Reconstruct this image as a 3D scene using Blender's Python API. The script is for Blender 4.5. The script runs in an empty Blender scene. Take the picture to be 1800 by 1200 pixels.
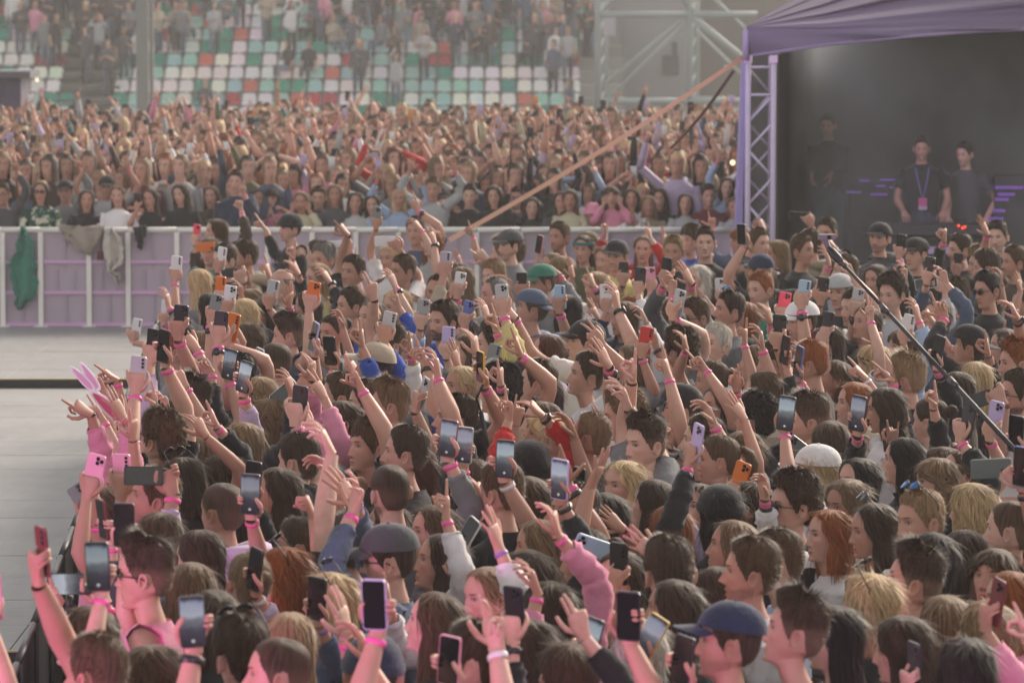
import bpy, math, random
import numpy as np
from mathutils import Matrix, Vector

# ---------------------------------------------------------------- camera, world, sun, exposure
scene = bpy.context.scene
COL = scene.collection
FPX = 7500.0                       # focal length in pixels of the 1800 px wide photograph
CAM_H = 3.7
PITCH = math.atan(620 / FPX)
cam_data = bpy.data.cameras.new('camera')
cam_data.lens = FPX / 1800 * 36
cam_data.sensor_width = 36
cam_data.clip_start = 0.5
cam_data.clip_end = 1500
cam_data.dof.use_dof = True
cam_data.dof.focus_distance = 21.0
cam_data.dof.aperture_fstop = 6.2
camera = bpy.data.objects.new('camera', cam_data)
camera.location = (0, 0, CAM_H)
camera.rotation_euler = (math.pi / 2 - PITCH, 0, 0)
COL.objects.link(camera)
scene.camera = camera

world = bpy.data.worlds.new('World')
scene.world = world
world.use_nodes = True
wn = world.node_tree
for n in list(wn.nodes):
    wn.nodes.remove(n)
sky = wn.nodes.new('ShaderNodeTexSky')
sky.sky_type = 'NISHITA'
sky.sun_disc = False
SUN_EL, SUN_AZ = math.radians(30), math.radians(34)      # azimuth from +Y (away from the camera) towards +X
sky.sun_elevation = SUN_EL
sky.sun_rotation = SUN_AZ
sky.air_density = 1.0
sky.dust_density = 1.5
sky.ozone_density = 1.0
bg = wn.nodes.new('ShaderNodeBackground')
bg.inputs['Strength'].default_value = 0.14
wo = wn.nodes.new('ShaderNodeOutputWorld')
hsv = wn.nodes.new('ShaderNodeHueSaturation'); hsv.inputs['Saturation'].default_value = 0.30
tint = wn.nodes.new('ShaderNodeMix'); tint.data_type = 'RGBA'; tint.blend_type = 'MULTIPLY'; tint.inputs[0].default_value = 1
tint.inputs[7].default_value = (1.0, 0.925, 0.85, 1)           # thin evening overcast
wn.links.new(sky.outputs[0], hsv.inputs['Color']); wn.links.new(hsv.outputs[0], tint.inputs[6])
wn.links.new(tint.outputs[2], bg.inputs[0])
wn.links.new(bg.outputs[0], wo.inputs[0])

sun = bpy.data.lights.new('sun', 'SUN')
sun.energy = 2.0
sun.angle = math.radians(22)
sun.color = (1.0, 0.88, 0.74)
sun_o = bpy.data.objects.new('sun', sun)
sd = Vector((math.sin(SUN_AZ) * math.cos(SUN_EL), math.cos(SUN_AZ) * math.cos(SUN_EL), math.sin(SUN_EL)))
sun_o.rotation_euler = sd.to_track_quat('Z', 'Y').to_euler()
COL.objects.link(sun_o)

scene.view_settings.view_transform = 'Standard'
scene.view_settings.look = 'None'
scene.view_settings.gamma = 1
scene.view_settings.use_curve_mapping = False
scene.view_settings.exposure = 0.82
scene.render.engine = 'CYCLES'
scene.cycles.max_bounces = 5
scene.cycles.diffuse_bounces = 3
scene.cycles.glossy_bounces = 2
scene.cycles.transmission_bounces = 3
scene.cycles.volume_bounces = 0
scene.cycles.transparent_max_bounces = 8
scene.cycles.use_denoising = True
scene.cycles.sample_clamp_indirect = 4

rng = np.random.default_rng(11)
rnd = random.Random(5)

def stage_light(loc, target, col, power, size, spread=110):
    l = bpy.data.lights.new('stage_light', 'AREA')
    l.shape = 'DISK'; l.size = size; l.energy = power; l.color = col; l.spread = math.radians(spread)
    o = bpy.data.objects.new('stage_light', l)
    o.location = loc
    o.rotation_euler = (Vector(loc) - Vector(target)).to_track_quat('Z', 'Y').to_euler()
    COL.objects.link(o)
# the pink wash of the stage in front of the first rows, and the purple one over the tent and the pit fence
stage_light((-5.5, 8.5, 0.9), (0.5, 15.5, 1.5), (1.0, 0.32, 0.80), 74, 1.2)
stage_light((0.8, 5.0, 1.3), (0.6, 14, 1.4), (1.0, 0.38, 0.84), 34, 1.0)
stage_light((-1.5, 36.5, 5.5), (4.5, 43, 3.0), (0.70, 0.56, 1.0), 20, 0.8, 60)

# ---------------------------------------------------------------- helpers
def at(u, v, D):
    cp, sp = math.cos(PITCH), math.sin(PITCH)
    a, b = (u - 900) / FPX, (600 - v) / FPX
    d = np.array([a, cp + b * sp, -sp + b * cp])
    return np.array([0, 0, CAM_H]) + d * (D / d[1])

def depth_for(v, z):
    cp, sp = math.cos(PITCH), math.sin(PITCH)
    b = (600 - v) / FPX
    return (z - CAM_H) / (-sp + b * cp) * (cp + b * sp)

def project(p):
    cp, sp = math.cos(PITCH), math.sin(PITCH)
    y, z = p[1], p[2] - CAM_H
    f = y * cp - z * sp
    return 900 + FPX * p[0] / f, 600 - FPX * (y * sp + z * cp) / f, f

def tag(o, label=None, cat=None, group=None, kind=None):
    if label: o['label'] = label
    if cat: o['category'] = cat
    if group: o['group'] = group
    if kind: o['kind'] = kind
    return o

def smooth(a, b, x):
    t = np.clip((np.asarray(x, float) - a) / (b - a), 0, 1)
    return t * t * (3 - 2 * t)

def mesh_from(name, verts, faces, smooth_shade=True, attrs=None, uv=None):
    """faces: list of int arrays (n,3) or (n,4)"""
    me = bpy.data.meshes.new(name)
    verts = np.ascontiguousarray(verts, dtype=np.float32)
    faces = [np.asarray(f, dtype=np.int32) for f in faces if len(f)]
    loops = np.concatenate([f.ravel() for f in faces])
    sizes = np.concatenate([np.full(len(f), f.shape[1], dtype=np.int32) for f in faces])
    me.vertices.add(len(verts)); me.vertices.foreach_set('co', verts.ravel())
    me.loops.add(len(loops)); me.loops.foreach_set('vertex_index', loops)
    me.polygons.add(len(sizes))
    starts = np.concatenate([[0], np.cumsum(sizes)[:-1]]).astype(np.int32)
    me.polygons.foreach_set('loop_start', starts)
    me.polygons.foreach_set('use_smooth', np.full(len(sizes), smooth_shade, dtype=bool))
    me.update(calc_edges=True)
    me.validate()
    for k, (typ, arr) in (attrs or {}).items():
        a = me.attributes.new(k, typ, 'POINT')
        arr = np.ascontiguousarray(arr, dtype=np.float32)
        if typ == 'FLOAT_VECTOR': a.data.foreach_set('vector', arr.ravel())
        elif typ == 'FLOAT_COLOR': a.data.foreach_set('color', arr.ravel())
        else: a.data.foreach_set('value', arr.ravel())
    return me

class MB:
    """collects boxes, tubes, lofts and panels; build() links them as one mesh object"""
    def __init__(s):
        s.v = []; s.f3 = []; s.f4 = []; s.n = 0; s.at = {}
    def add(s, v, f4=(), f3=(), **at):
        v = np.asarray(v, float)
        s.v.append(v)
        if len(f4): s.f4.append(np.asarray(f4, int) + s.n)
        if len(f3): s.f3.append(np.asarray(f3, int) + s.n)
        for k, a in at.items():
            s.at.setdefault(k, []).append((s.n, np.asarray(a, float)))
        s.n += len(v)
        return s
    def loft(s, rings, cap0=True, cap1=True, closed=True, **at):
        rings = np.asarray(rings, float)
        R, S = rings.shape[:2]
        idx = np.arange(R * S).reshape(R, S)
        if closed:
            nx = np.roll(idx, -1, axis=1)
            f = np.stack([idx[:-1], nx[:-1], nx[1:], idx[1:]], -1).reshape(-1, 4)
        else:
            f = np.stack([idx[:-1, :-1], idx[:-1, 1:], idx[1:, 1:], idx[1:, :-1]], -1).reshape(-1, 4)
        v = rings.reshape(-1, 3)
        f3 = []
        extra = []
        if closed and cap0:
            c = len(v) + len(extra); extra.append(rings[0].mean(0))
            f3 += [(idx[0, (k + 1) % S], idx[0, k], c) for k in range(S)]
        if closed and cap1:
            c = len(v) + len(extra); extra.append(rings[-1].mean(0))
            f3 += [(idx[-1, k], idx[-1, (k + 1) % S], c) for k in range(S)]
        if extra: v = np.vstack([v, np.array(extra)])
        for k in list(at):
            a = np.asarray(at[k], float)
            if len(a) < len(v):
                a = np.vstack([a, np.repeat(a[-1:], len(v) - len(a), 0)])
            at[k] = a
        return s.add(v, f, f3, **at)
    def tube(s, pts, rad, n=8, cap=True, flat=1.0, up=None):
        pts = np.asarray(pts, float)
        rad = np.broadcast_to(np.asarray(rad, float), (len(pts),))
        s.loft(tube_rings(pts, rad, n, flat, up), cap, cap)
        return s
    def box(s, c, d, rot=0.0, M=None):
        c = np.asarray(c, float); d = np.asarray(d, float) / 2
        v = np.array([[x, y, z] for x in (-1, 1) for y in (-1, 1) for z in (-1, 1)], float) * d
        if rot:
            q = np.array([[math.cos(rot), -math.sin(rot), 0], [math.sin(rot), math.cos(rot), 0], [0, 0, 1]])
            v = v @ q.T
        if M is not None: v = v @ np.asarray(M).T
        f = [(0, 1, 3, 2), (4, 6, 7, 5), (0, 4, 5, 1), (2, 3, 7, 6), (0, 2, 6, 4), (1, 5, 7, 3)]
        return s.add(v + c, f)
    def mesh(s, name, smooth_shade=True):
        v = np.vstack(s.v)
        fs = []
        if s.f4: fs.append(np.vstack(s.f4))
        if s.f3: fs.append(np.vstack(s.f3))
        attrs = {}
        for k, lst in s.at.items():
            w = lst[0][1].shape[1]
            arr = np.zeros((len(v), w))
            if k == 'fc': arr[:] = (0, -9, -9)
            for st, a in lst: arr[st:st + len(a)] = a
            attrs[k] = ({3: 'FLOAT_VECTOR', 4: 'FLOAT_COLOR', 1: 'FLOAT'}[w], arr)
        return mesh_from(name, v, fs, smooth_shade, attrs)
    def build(s, name, mat, parent=None, smooth_shade=False, col=None):
        me = s.mesh(name, smooth_shade)
        if mat: me.materials.append(mat)
        return link(name, me, parent, col)

def link(name, data, parent=None, col=None, loc=None, rot=None):
    o = bpy.data.objects.new(name, data)
    COL.objects.link(o)
    if parent: o.parent = parent
    if col is not None: o.color = tuple(col) + ((1,) if len(col) == 3 else ())
    if loc is not None: o.location = loc
    if rot is not None: o.rotation_euler = rot
    return o

def empty(name, loc, rz=0.0):
    o = bpy.data.objects.new(name, None)
    o.location = loc; o.rotation_euler = (0, 0, rz)
    o.empty_display_size = 0.1
    COL.objects.link(o)
    return o

def tube_rings(pts, rad, n, flat=1.0, up=None):
    pts = np.asarray(pts, float)
    t = np.gradient(pts, axis=0)
    t /= np.linalg.norm(t, axis=1)[:, None] + 1e-9
    rings = []
    ref = np.asarray(up, float) if up is not None else None
    prev = None
    a = np.arange(n) / n * 2 * math.pi
    for i in range(len(pts)):
        r = ref if ref is not None else (np.array([0, 0, 1.0]) if abs(t[i][2]) < 0.9 else np.array([1.0, 0, 0]))
        if prev is not None: r = prev
        b = r - t[i] * r.dot(t[i])
        nb = np.linalg.norm(b)
        b = b / nb if nb > 1e-6 else np.array([1.0, 0, 0])
        prev = b
        c = np.cross(t[i], b)
        rings.append(pts[i] + rad[i] * (np.cos(a)[:, None] * b * flat + np.sin(a)[:, None] * c))
    return np.array(rings)

# ---------------------------------------------------------------- materials
def new_mat(name):
    m = bpy.data.materials.new(name); m.use_nodes = True
    nt = m.node_tree
    return m, nt, nt.nodes['Principled BSDF']

class NG:
    def __init__(s, nt): s.nt = nt
    def m(s, op, a, b=None, c=None, clamp=False):
        n = s.nt.nodes.new('ShaderNodeMath'); n.operation = op; n.use_clamp = clamp
        for i, x in enumerate((a, b, c)):
            if x is None: continue
            if isinstance(x, (int, float)): n.inputs[i].default_value = x
            else: s.nt.links.new(x, n.inputs[i])
        return n.outputs[0]
    def mix(s, f, a, b, mode='MIX'):
        n = s.nt.nodes.new('ShaderNodeMix'); n.data_type = 'RGBA'; n.blend_type = mode
        for i, x in ((0, f), (6, a), (7, b)):
            if isinstance(x, (int, float)): n.inputs[i].default_value = x
            elif isinstance(x, (tuple, list)): n.inputs[i].default_value = tuple(x) + ((1,) if len(x) == 3 else ())
            else: s.nt.links.new(x, n.inputs[i])
        return n.outputs[2]
    def attr(s, name):
        n = s.nt.nodes.new('ShaderNodeAttribute'); n.attribute_name = name; return n
    def obj(s): return s.nt.nodes.new('ShaderNodeObjectInfo')
    def coord(s, which='Object'):
        return s.nt.nodes.new('ShaderNodeTexCoord').outputs[which]
    def noise(s, vec, scale, detail=3, rough=0.5, sc=None):
        n = s.nt.nodes.new('ShaderNodeTexNoise')
        n.inputs['Scale'].default_value = scale; n.inputs['Detail'].default_value = detail; n.inputs['Roughness'].default_value = rough
        if sc:
            mp = s.nt.nodes.new('ShaderNodeMapping'); mp.inputs['Scale'].default_value = sc
            s.nt.links.new(vec, mp.inputs[0]); vec = mp.outputs[0]
        s.nt.links.new(vec, n.inputs['Vector'])
        return n.outputs[0]
    def bump(s, h, strength, dist, bsdf):
        n = s.nt.nodes.new('ShaderNodeBump'); n.inputs['Strength'].default_value = strength; n.inputs['Distance'].default_value = dist
        s.nt.links.new(h, n.inputs['Height']); s.nt.links.new(n.outputs[0], bsdf.inputs['Normal'])
    def ramp(s, f, stops):
        n = s.nt.nodes.new('ShaderNodeValToRGB')
        e = n.color_ramp.elements
        while len(e) < len(stops): e.new(0.5)
        for k, (p, c) in enumerate(stops):
            e[k].position = p; e[k].color = tuple(c) + (1,) if len(c) == 3 else c
        s.nt.links.new(f, n.inputs[0])
        return n.outputs[0]
    def set(s, bsdf, **kw):
        for k, x in kw.items():
            k = k.replace('_', ' ')
            if isinstance(x, (int, float)): bsdf.inputs[k].default_value = x
            elif isinstance(x, (tuple, list)): bsdf.inputs[k].default_value = tuple(x) + ((1,) if len(x) == 3 else ())
            else: s.nt.links.new(x, bsdf.inputs[k])

def plain(name, col, rough=0.6, metal=0.0, noise=0.12, scale=6.0, emit=None, bump=0.0):
    m, nt, b = new_mat(name); g = NG(nt)
    c = g.coord()
    n = g.noise(c, scale, 4)
    f = g.m('MULTIPLY_ADD', n, noise * 2, 1 - noise)
    cc = g.mix(1.0, tuple(col), g_comb(g, f), 'MULTIPLY')
    g.set(b, Base_Color=cc, Roughness=rough, Metallic=metal)
    if bump: g.bump(n, bump, 0.02, b)
    if emit:
        b.inputs['Emission Color'].default_value = tuple(emit[:3]) + (1,)
        b.inputs['Emission Strength'].default_value = emit[3]
    return m

def g_comb(g, f):
    n = g.nt.nodes.new('ShaderNodeCombineColor')
    for i in range(3): g.nt.links.new(f, n.inputs[i])
    return n.outputs[0]

def coloured(name, rough=0.7, noise=0.15, scale=8, bump=0.0, bscale=60, metal=0.0, sheen=0.0, spec=0.5):
    """takes its base colour from the object's own colour"""
    m, nt, b = new_mat(name); g = NG(nt)
    c = g.coord()
    n = g.noise(c, scale, 4)
    f = g.m('MULTIPLY_ADD', n, noise * 2, 1 - noise)
    cc = g.mix(1.0, g.obj().outputs['Color'], g_comb(g, f), 'MULTIPLY')
    g.set(b, Base_Color=cc, Roughness=rough, Metallic=metal)
    b.inputs['Specular IOR Level'].default_value = spec
    if sheen: b.inputs['Sheen Weight'].default_value = sheen
    if bump: g.bump(g.noise(c, bscale, 3), bump, 0.01, b)
    return m

def make_skin():
    m, nt, b = new_mat('skin'); g = NG(nt)
    oi = g.obj()
    fc = g.attr('fc'); tr = g.attr('traits')
    sx = nt.nodes.new('ShaderNodeSeparateXYZ'); nt.links.new(fc.outputs['Vector'], sx.inputs[0])
    st = nt.nodes.new('ShaderNodeSeparateColor'); nt.links.new(tr.outputs['Color'], st.inputs[0])
    x = g.m('ABSOLUTE', sx.outputs[0]); y = sx.outputs[1]; z = sx.outputs[2]
    front = g.m('GREATER_THAN', y, 0.02)
    def ell(cx, cz, rx, rz, k=2.0, tilt=0.0):
        dx = g.m('SUBTRACT', x, cx)
        zz = g.m('SUBTRACT', z, cz)
        if tilt: zz = g.m('SUBTRACT', zz, g.m('MULTIPLY', dx, tilt))
        a = g.m('DIVIDE', dx, rx); a = g.m('MULTIPLY', a, a)
        q = g.m('DIVIDE', zz, rz); q = g.m('MULTIPLY', q, q)
        r = g.m('SUBTRACT', 1.0, g.m('ADD', a, q))
        return g.m('MULTIPLY', g.m('MULTIPLY', r, k, clamp=True), front)
    n1 = g.noise(g.coord(), 14, 4)
    n2 = g.noise(g.coord(), 70, 2)
    f = g.m('MULTIPLY_ADD', n1, 0.22, 0.89)
    base = g.mix(1.0, oi.outputs['Color'], g_comb(g, f), 'MULTIPLY')
    n3 = g.noise(g.coord(), 28, 3)
    base = g.mix(g.m('MULTIPLY', g.m('SUBTRACT', n3, 0.45, clamp=True), 1.6, clamp=True), base, (0.50, 0.20, 0.15))
    # redder cheeks, nose and knuckles
    base = g.mix(g.m('MULTIPLY', ell(0.042, -0.025, 0.028, 0.022, 1.2), 0.35), base, (0.62, 0.25, 0.19))
    base = g.mix(g.m('MULTIPLY', ell(0.0, -0.036, 0.014, 0.014, 1.2), 0.35), base, (0.62, 0.25, 0.19))
    # stubble and beard
    jaw = g.m('MULTIPLY', g.m('SUBTRACT', -0.035, z), 40, clamp=True)
    jaw = g.m('MULTIPLY', jaw, g.m('MULTIPLY', g.m('SUBTRACT', z, -0.135), 40, clamp=True))
    jaw = g.m('MULTIPLY', jaw, g.m('GREATER_THAN', y, -0.02))
    jaw = g.m('MULTIPLY', jaw, g.m('SUBTRACT', 1.0, g.m('MULTIPLY', ell(0.045, -0.045, 0.022, 0.018), 0.9)))
    jaw = g.m('MULTIPLY', jaw, g.m('MULTIPLY_ADD', n2, 0.6, 0.7))
    base = g.mix(g.m('MULTIPLY', jaw, st.outputs[1], clamp=True), base, (0.05, 0.032, 0.024))
    # eye hollow with its shade put into the skin colour, brow, lids, eye
    base = g.mix(g.m('MULTIPLY', ell(0.031, 0.010, 0.021, 0.014, 1.0), 0.30), base, (0.25, 0.11, 0.085))
    base = g.mix(g.m('MULTIPLY', ell(0.032, 0.0285, 0.0185, 0.0045, 1.6, 0.12), 0.8), base, (0.055, 0.035, 0.025))
    base = g.mix(g.m('MULTIPLY', ell(0.031, 0.0082, 0.0165, 0.0068, 3), 0.9), base, (0.05, 0.028, 0.022))
    base = g.mix(ell(0.0312, 0.0072, 0.0135, 0.0042, 3), base, (0.42, 0.34, 0.31))
    base = g.mix(ell(0.0315, 0.0078, 0.0056, 0.0052, 4), base, (0.045, 0.035, 0.03))
    # lips, mouth line, nostrils
    lipc = g.mix(st.outputs[0], (0.45, 0.17, 0.14), (0.52, 0.07, 0.08))
    base = g.mix(g.m('MULTIPLY', ell(0.0, -0.0705, 0.0255, 0.0085, 2.0), g.m('MULTIPLY_ADD', st.outputs[0], 0.4, 0.5)), base, lipc)
    base = g.mix(g.m('MULTIPLY', ell(0.0, -0.0706, 0.0245, 0.0018, 2.0), 0.85), base, (0.07, 0.02, 0.02))
    base = g.mix(g.m('MULTIPLY', ell(0.0085, -0.0475, 0.0055, 0.003, 2.0), 0.8), base, (0.09, 0.03, 0.025))
    g.set(b, Base_Color=base, Roughness=0.52)
    b.inputs['Specular IOR Level'].default_value = 0.4
    b.inputs['Subsurface Weight'].default_value = 0.06
    b.inputs['Subsurface Radius'].default_value = (1.0, 0.3, 0.15)
    b.inputs['Subsurface Scale'].default_value = 0.012
    g.bump(g.noise(g.coord(), 180, 2), 0.12, 0.004, b)
    return m

def make_hair():
    m, nt, b = new_mat('hair'); g = NG(nt)
    hv = g.attr('hv')
    v = hv.outputs['Vector']
    n = g.noise(v, 1.0, 4, 0.65, (24, 24, 1.6))
    n2 = g.noise(v, 1.0, 2, 0.6, (95, 95, 2.5))
    f = g.m('ADD', g.m('MULTIPLY', n, 2.6), g.m('MULTIPLY', n2, 1.9))
    f = g.m('MAXIMUM', g.m('SUBTRACT', f, 1.2), 0.12)
    base = g.mix(1.0, g.obj().outputs['Color'], g_comb(g, f), 'MULTIPLY')
    fade = g.attr('fade').outputs['Fac']
    base = g.mix(g.m('MULTIPLY', fade, 0.60), base, (0.30, 0.18, 0.13))
    g.set(b, Base_Color=base, Roughness=0.5)
    b.inputs['Specular IOR Level'].default_value = 0.16
    b.inputs['Sheen Weight'].default_value = 0.08
    b.inputs['Sheen Roughness'].default_value = 0.35
    b.inputs['Sheen Tint'].default_value = (0.9, 0.72, 0.5, 1)
    g.bump(f, 0.55, 0.006, b)
    return m

def make_screen():
    m, nt, b = new_mat('phone_screen'); g = NG(nt)
    c = g.coord('Object')
    s = nt.nodes.new('ShaderNodeSeparateXYZ'); nt.links.new(c, s.inputs[0])
    oi = g.obj()
    z = g.m('MULTIPLY_ADD', s.outputs[2], 6.8, 0.5)
    z = g.m('ADD', z, g.m('MULTIPLY', g.m('SUBTRACT', g.noise(c, 30, 3), 0.5), 0.25))
    col = g.ramp(z, [(0.0, (0.012, 0.012, 0.016)), (0.16, (0.03, 0.03, 0.04)), (0.36, (0.05, 0.055, 0.07)),
                     (0.52, (0.16, 0.18, 0.2)), (0.62, (0.42, 0.46, 0.50)), (0.88, (0.30, 0.36, 0.44)), (0.97, (0.03, 0.03, 0.04))])
    col = g.mix(1.0, col, oi.outputs['Color'], 'MULTIPLY')
    dot = g.m('LESS_THAN', g.m('ADD', g.m('ABSOLUTE', s.outputs[0]), g.m('ABSOLUTE', g.m('ADD', s.outputs[2], 0.056))), 0.006)
    col = g.mix(dot, col, (0.7, 0.68, 0.66))
    g.set(b, Base_Color=(0.01, 0.01, 0.012), Roughness=0.12, Emission_Color=col, Emission_Strength=0.42)
    return m

def make_deck():
    m, nt, b = new_mat('deck'); g = NG(nt)
    c = g.coord('Object')
    geo = nt.nodes.new('ShaderNodeNewGeometry').outputs['Position']
    n = g.noise(geo, 0.9, 5, 0.6)
    n2 = g.noise(geo, 9, 4, 0.7, (1, 0.25, 1))
    sp = g.noise(geo, 60, 2, 0.5)
    spot = g.m('GREATER_THAN', sp, 0.70)
    f = g.m('ADD', g.m('MULTIPLY', n, 0.55), g.m('MULTIPLY', n2, 0.35))
    col = g.ramp(f, [(0.25, (0.235, 0.23, 0.225)), (0.5, (0.325, 0.318, 0.308)), (0.72, (0.40, 0.39, 0.38))])
    col = g.mix(g.m('MULTIPLY', spot, 0.55), col, (0.10, 0.075, 0.06))
    s = nt.nodes.new('ShaderNodeSeparateXYZ'); nt.links.new(geo, s.inputs[0])
    w = g.m('SINE', g.m('MULTIPLY', s.outputs[1], 2 * math.pi / 0.085))
    col = g.mix(g.m('MULTIPLY', g.m('GREATER_THAN', w, 0.8), 0.22), col, (0.10, 0.10, 0.10))
    g.set(b, Base_Color=col, Roughness=0.6)
    g.bump(w, 0.3, 0.004, b)
    return m

def make_vcol(name, rough=0.7):
    m, nt, b = new_mat(name); g = NG(nt)
    a = g.attr('paint').outputs['Color']
    n = g.noise(g.coord(), 25, 2)
    cc = g.mix(1.0, a, g_comb(g, g.m('MULTIPLY_ADD', n, 0.5, 0.75)), 'MULTIPLY')
    g.set(b, Base_Color=cc, Roughness=rough)
    return m

def make_pattern():
    """leafy green and cream print of one shirt"""
    m, nt, b = new_mat('leaf_print'); g = NG(nt)
    n = g.noise(g.coord(), 13, 3, 0.6)
    col = g.ramp(n, [(0.46, (0.012, 0.05, 0.035)), (0.52, (0.03, 0.14, 0.09)), (0.57, (0.55, 0.53, 0.42)), (0.7, (0.62, 0.6, 0.5))])
    g.set(b, Base_Color=col, Roughness=0.8)
    return m

MAT = dict(
    skin=make_skin(), hair=make_hair(), screen=make_screen(), deck=make_deck(), paint=make_vcol('crowd_paint'), leaf=make_pattern(),
    cloth=coloured('cloth', 0.85, 0.12, 5, 0.5, 38, sheen=0.15, spec=0.25),
    knit=coloured('knit', 0.9, 0.10, 6, 0.6, 140, sheen=0.3, spec=0.2),
    gloss=coloured('plastic', 0.32, 0.04, 10), satin=coloured('satin_paint', 0.5, 0.08, 3),
    metal=coloured('painted_steel', 0.62, 0.12, 5, metal=0.0, spec=0.3), band=coloured('wristband', 0.45, 0.1, 40),
    lens=plain('lens_glass', (0.008, 0.008, 0.01), 0.08), black=plain('black_plastic', (0.012, 0.012, 0.013), 0.4),
    seat=coloured('seat_plastic', 0.55, 0.14, 2.5), concrete=plain('concrete', (0.30, 0.29, 0.28), 0.9, noise=0.25, scale=0.7, bump=0.2),
    ground=plain('asphalt', (0.07, 0.068, 0.066), 0.9, noise=0.2, scale=2, bump=0.2),
    fabric=coloured('tent_fabric', 0.6, 0.12, 1.5, 0.25, 6), mesh=coloured('fence_mesh', 0.85, 0.10, 60),
)
# ---------------------------------------------------------------- head and hair surfaces
HZ = np.array([-0.26, -0.215, -0.185, -0.16, -0.145, -0.130, -0.120, -0.112, -0.100, -0.085, -0.070, -0.050, -0.02, 0.01, 0.03])
HF = np.array([0.052, 0.038, 0.030, 0.028, 0.030, 0.038, 0.058, 0.074, 0.079, 0.0795, 0.0815, 0.084, 0.0845, 0.085, 0.090])
HB = np.array([0.082, 0.074, 0.066, 0.060, 0.056, 0.055, 0.055, 0.056, 0.058, 0.064, 0.072, 0.085, 0.097, 0.102, 0.103])
HW = np.array([0.120, 0.078, 0.062, 0.056, 0.053, 0.052, 0.053, 0.050, 0.054, 0.059, 0.064, 0.069, 0.074, 0.0765, 0.077])

def head_surf(a, z, fem=0.0):
    a = np.asarray(a, float); z = np.asarray(z, float)
    zc = np.minimum(z, 0.03)
    q = np.clip((z - 0.03) / 0.092, 0, 1)
    s = (1 - q ** 2.25) ** (1 / 2.25)
    f = np.interp(zc, HZ, HF) * s; b = np.interp(zc, HZ, HB) * s; w = np.interp(zc, HZ, HW) * s
    w = w * (1 - 0.07 * fem * smooth(0.0, -0.08, z)) * (1 - 0.10 * fem * smooth(-0.12, -0.15, z))
    b = b * (1 - 0.12 * fem * smooth(-0.10, -0.15, z))
    ca, sa = np.cos(a), np.sin(a)
    r = np.where(ca > 0, f, b)
    y = r * np.sign(ca) * np.abs(ca) ** 0.92
    # the face is narrower than the back of the head
    x = w * np.sign(sa) * np.abs(sa) ** 0.95 * np.where(ca > 0, 1 - 0.10 * ca * smooth(0.0, -0.09, z), 1)
    return np.stack([x, y - 0.006 * (q > 0) * q, z + 0 * x], -1)

def jaw_tilt(p, z):
    k = np.clip(np.interp(z, [-0.24, -0.19, -0.14, -0.118, -0.095, -0.05, 0], [0, 0.15, 0.32, 0.40, 0.30, 0.05, 0]), 0, 1)
    return k * np.clip(0.08 - p[..., 1], 0, 0.14)

def G(x, c, s): return np.exp(-((x - c) / s) ** 2)

def face_bumps(x, z, y, ft):
    nose, chin, brow, open_ = ft['nose'], ft['chin'], ft['brow'], ft['open']
    ax = np.abs(x)
    d = np.zeros_like(x)
    ridge = np.interp(z, [-0.052, -0.046, -0.039, -0.028, -0.008, 0.008, 0.022, 0.035], [0, .012, .0265, .022, .0125, .006, .002, 0])
    wid = np.interp(z, [-0.05, -0.038, -0.02, 0.02], [.0105, .0105, .0085, .0095])
    d += nose * ridge * np.exp(-(x / wid) ** 2)
    d += .0075 * G(ax, .0135, .0055) * G(z, -.0405, .0065)
    d += brow * .0045 * G(ax, .026, .017) * G(z, .030, .008)
    d -= .0105 * G(ax, .030, .0125) * G(z, .0085, .011)
    d += .0045 * G(ax, .031, .0095) * G(z, .0075, .0065)
    d += .0045 * G(ax, .046, .016) * G(z, -.020, .014)
    d += .0050 * G(x, 0, .019) * G(z, -.0665, .0045)
    d += .0060 * G(x, 0, .016) * G(z, -.0765, .0050)
    d -= .0045 * G(x, 0, .020) * G(z, -.0712, .0018)
    d -= .0020 * G(x, 0, .005) * G(z, -.056, .006)
    d -= .0045 * G(x, 0, .018) * G(z, -.0875, .0050)
    d += chin * .0080 * G(x, 0, .017) * G(z, -.1035, .0085)
    d -= .0030 * G(ax, .040, .014) * G(z, -.058, .014)
    return d * smooth(0.0, 0.03, y)

ROWS_HI = np.array([.1185, .113, .102, .088, .072, .056, .044, .036, .031, .026, .021, .016, .012, .008, .004, .000, -.006, -.012, -.018, -.024,
                    -.030, -.035, -.039, -.043, -.047, -.052, -.058, -.063, -.067, -.0695, -.0712, -.073, -.0765, -.081, -.086, -.091, -.097,
                    -.104, -.110, -.116, -.122, -.130, -.142, -.158, -.180, -.205])
ROWS_LO = np.array([.117, .105, .085, .060, .040, .030, .018, .008, -.004, -.016, -.028, -.038, -.046, -.055, -.064, -.0712, -.079, -.088, -.098, -.108, -.118,
                    -.130, -.155, -.200])

def ear(side, mb, Hm, fem):
    th = np.linspace(0, 2 * math.pi, 13)[:-1]
    prof = [(0.0, .002), (.45, .003), (.72, .012), (.92, .016), (1.0, .012), (.98, .0), (.8, -.006)]
    rings = []
    for r, h in prof[1:]:
        yy = -.008 + r * .0165 * np.cos(th) * (1 + .15 * np.sin(th)) - .012 * h / .016 * .5
        zz = -.004 + r * .031 * np.sin(th)
        # lobe narrows
        yy = yy + np.where(zz < -.01, .004 * smooth(-.01, -.03, zz), 0)
        xx = .0735 + h * (1 + .3 * (np.cos(th) < 0)) + .004 * r
        p = np.stack([side * xx, yy, zz + .0], -1)
        rings.append(p if side > 0 else p[::-1])
    R = np.array(rings)
    sh = R.shape
    v = R.reshape(-1, 3)
    fcv = v.copy(); fcv[:, 1] = -1
    v2 = v @ Hm[:3, :3].T + Hm[:3, 3]
    mb.loft(v2.reshape(sh), cap0=True, cap1=False, fc=fcv)

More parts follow.
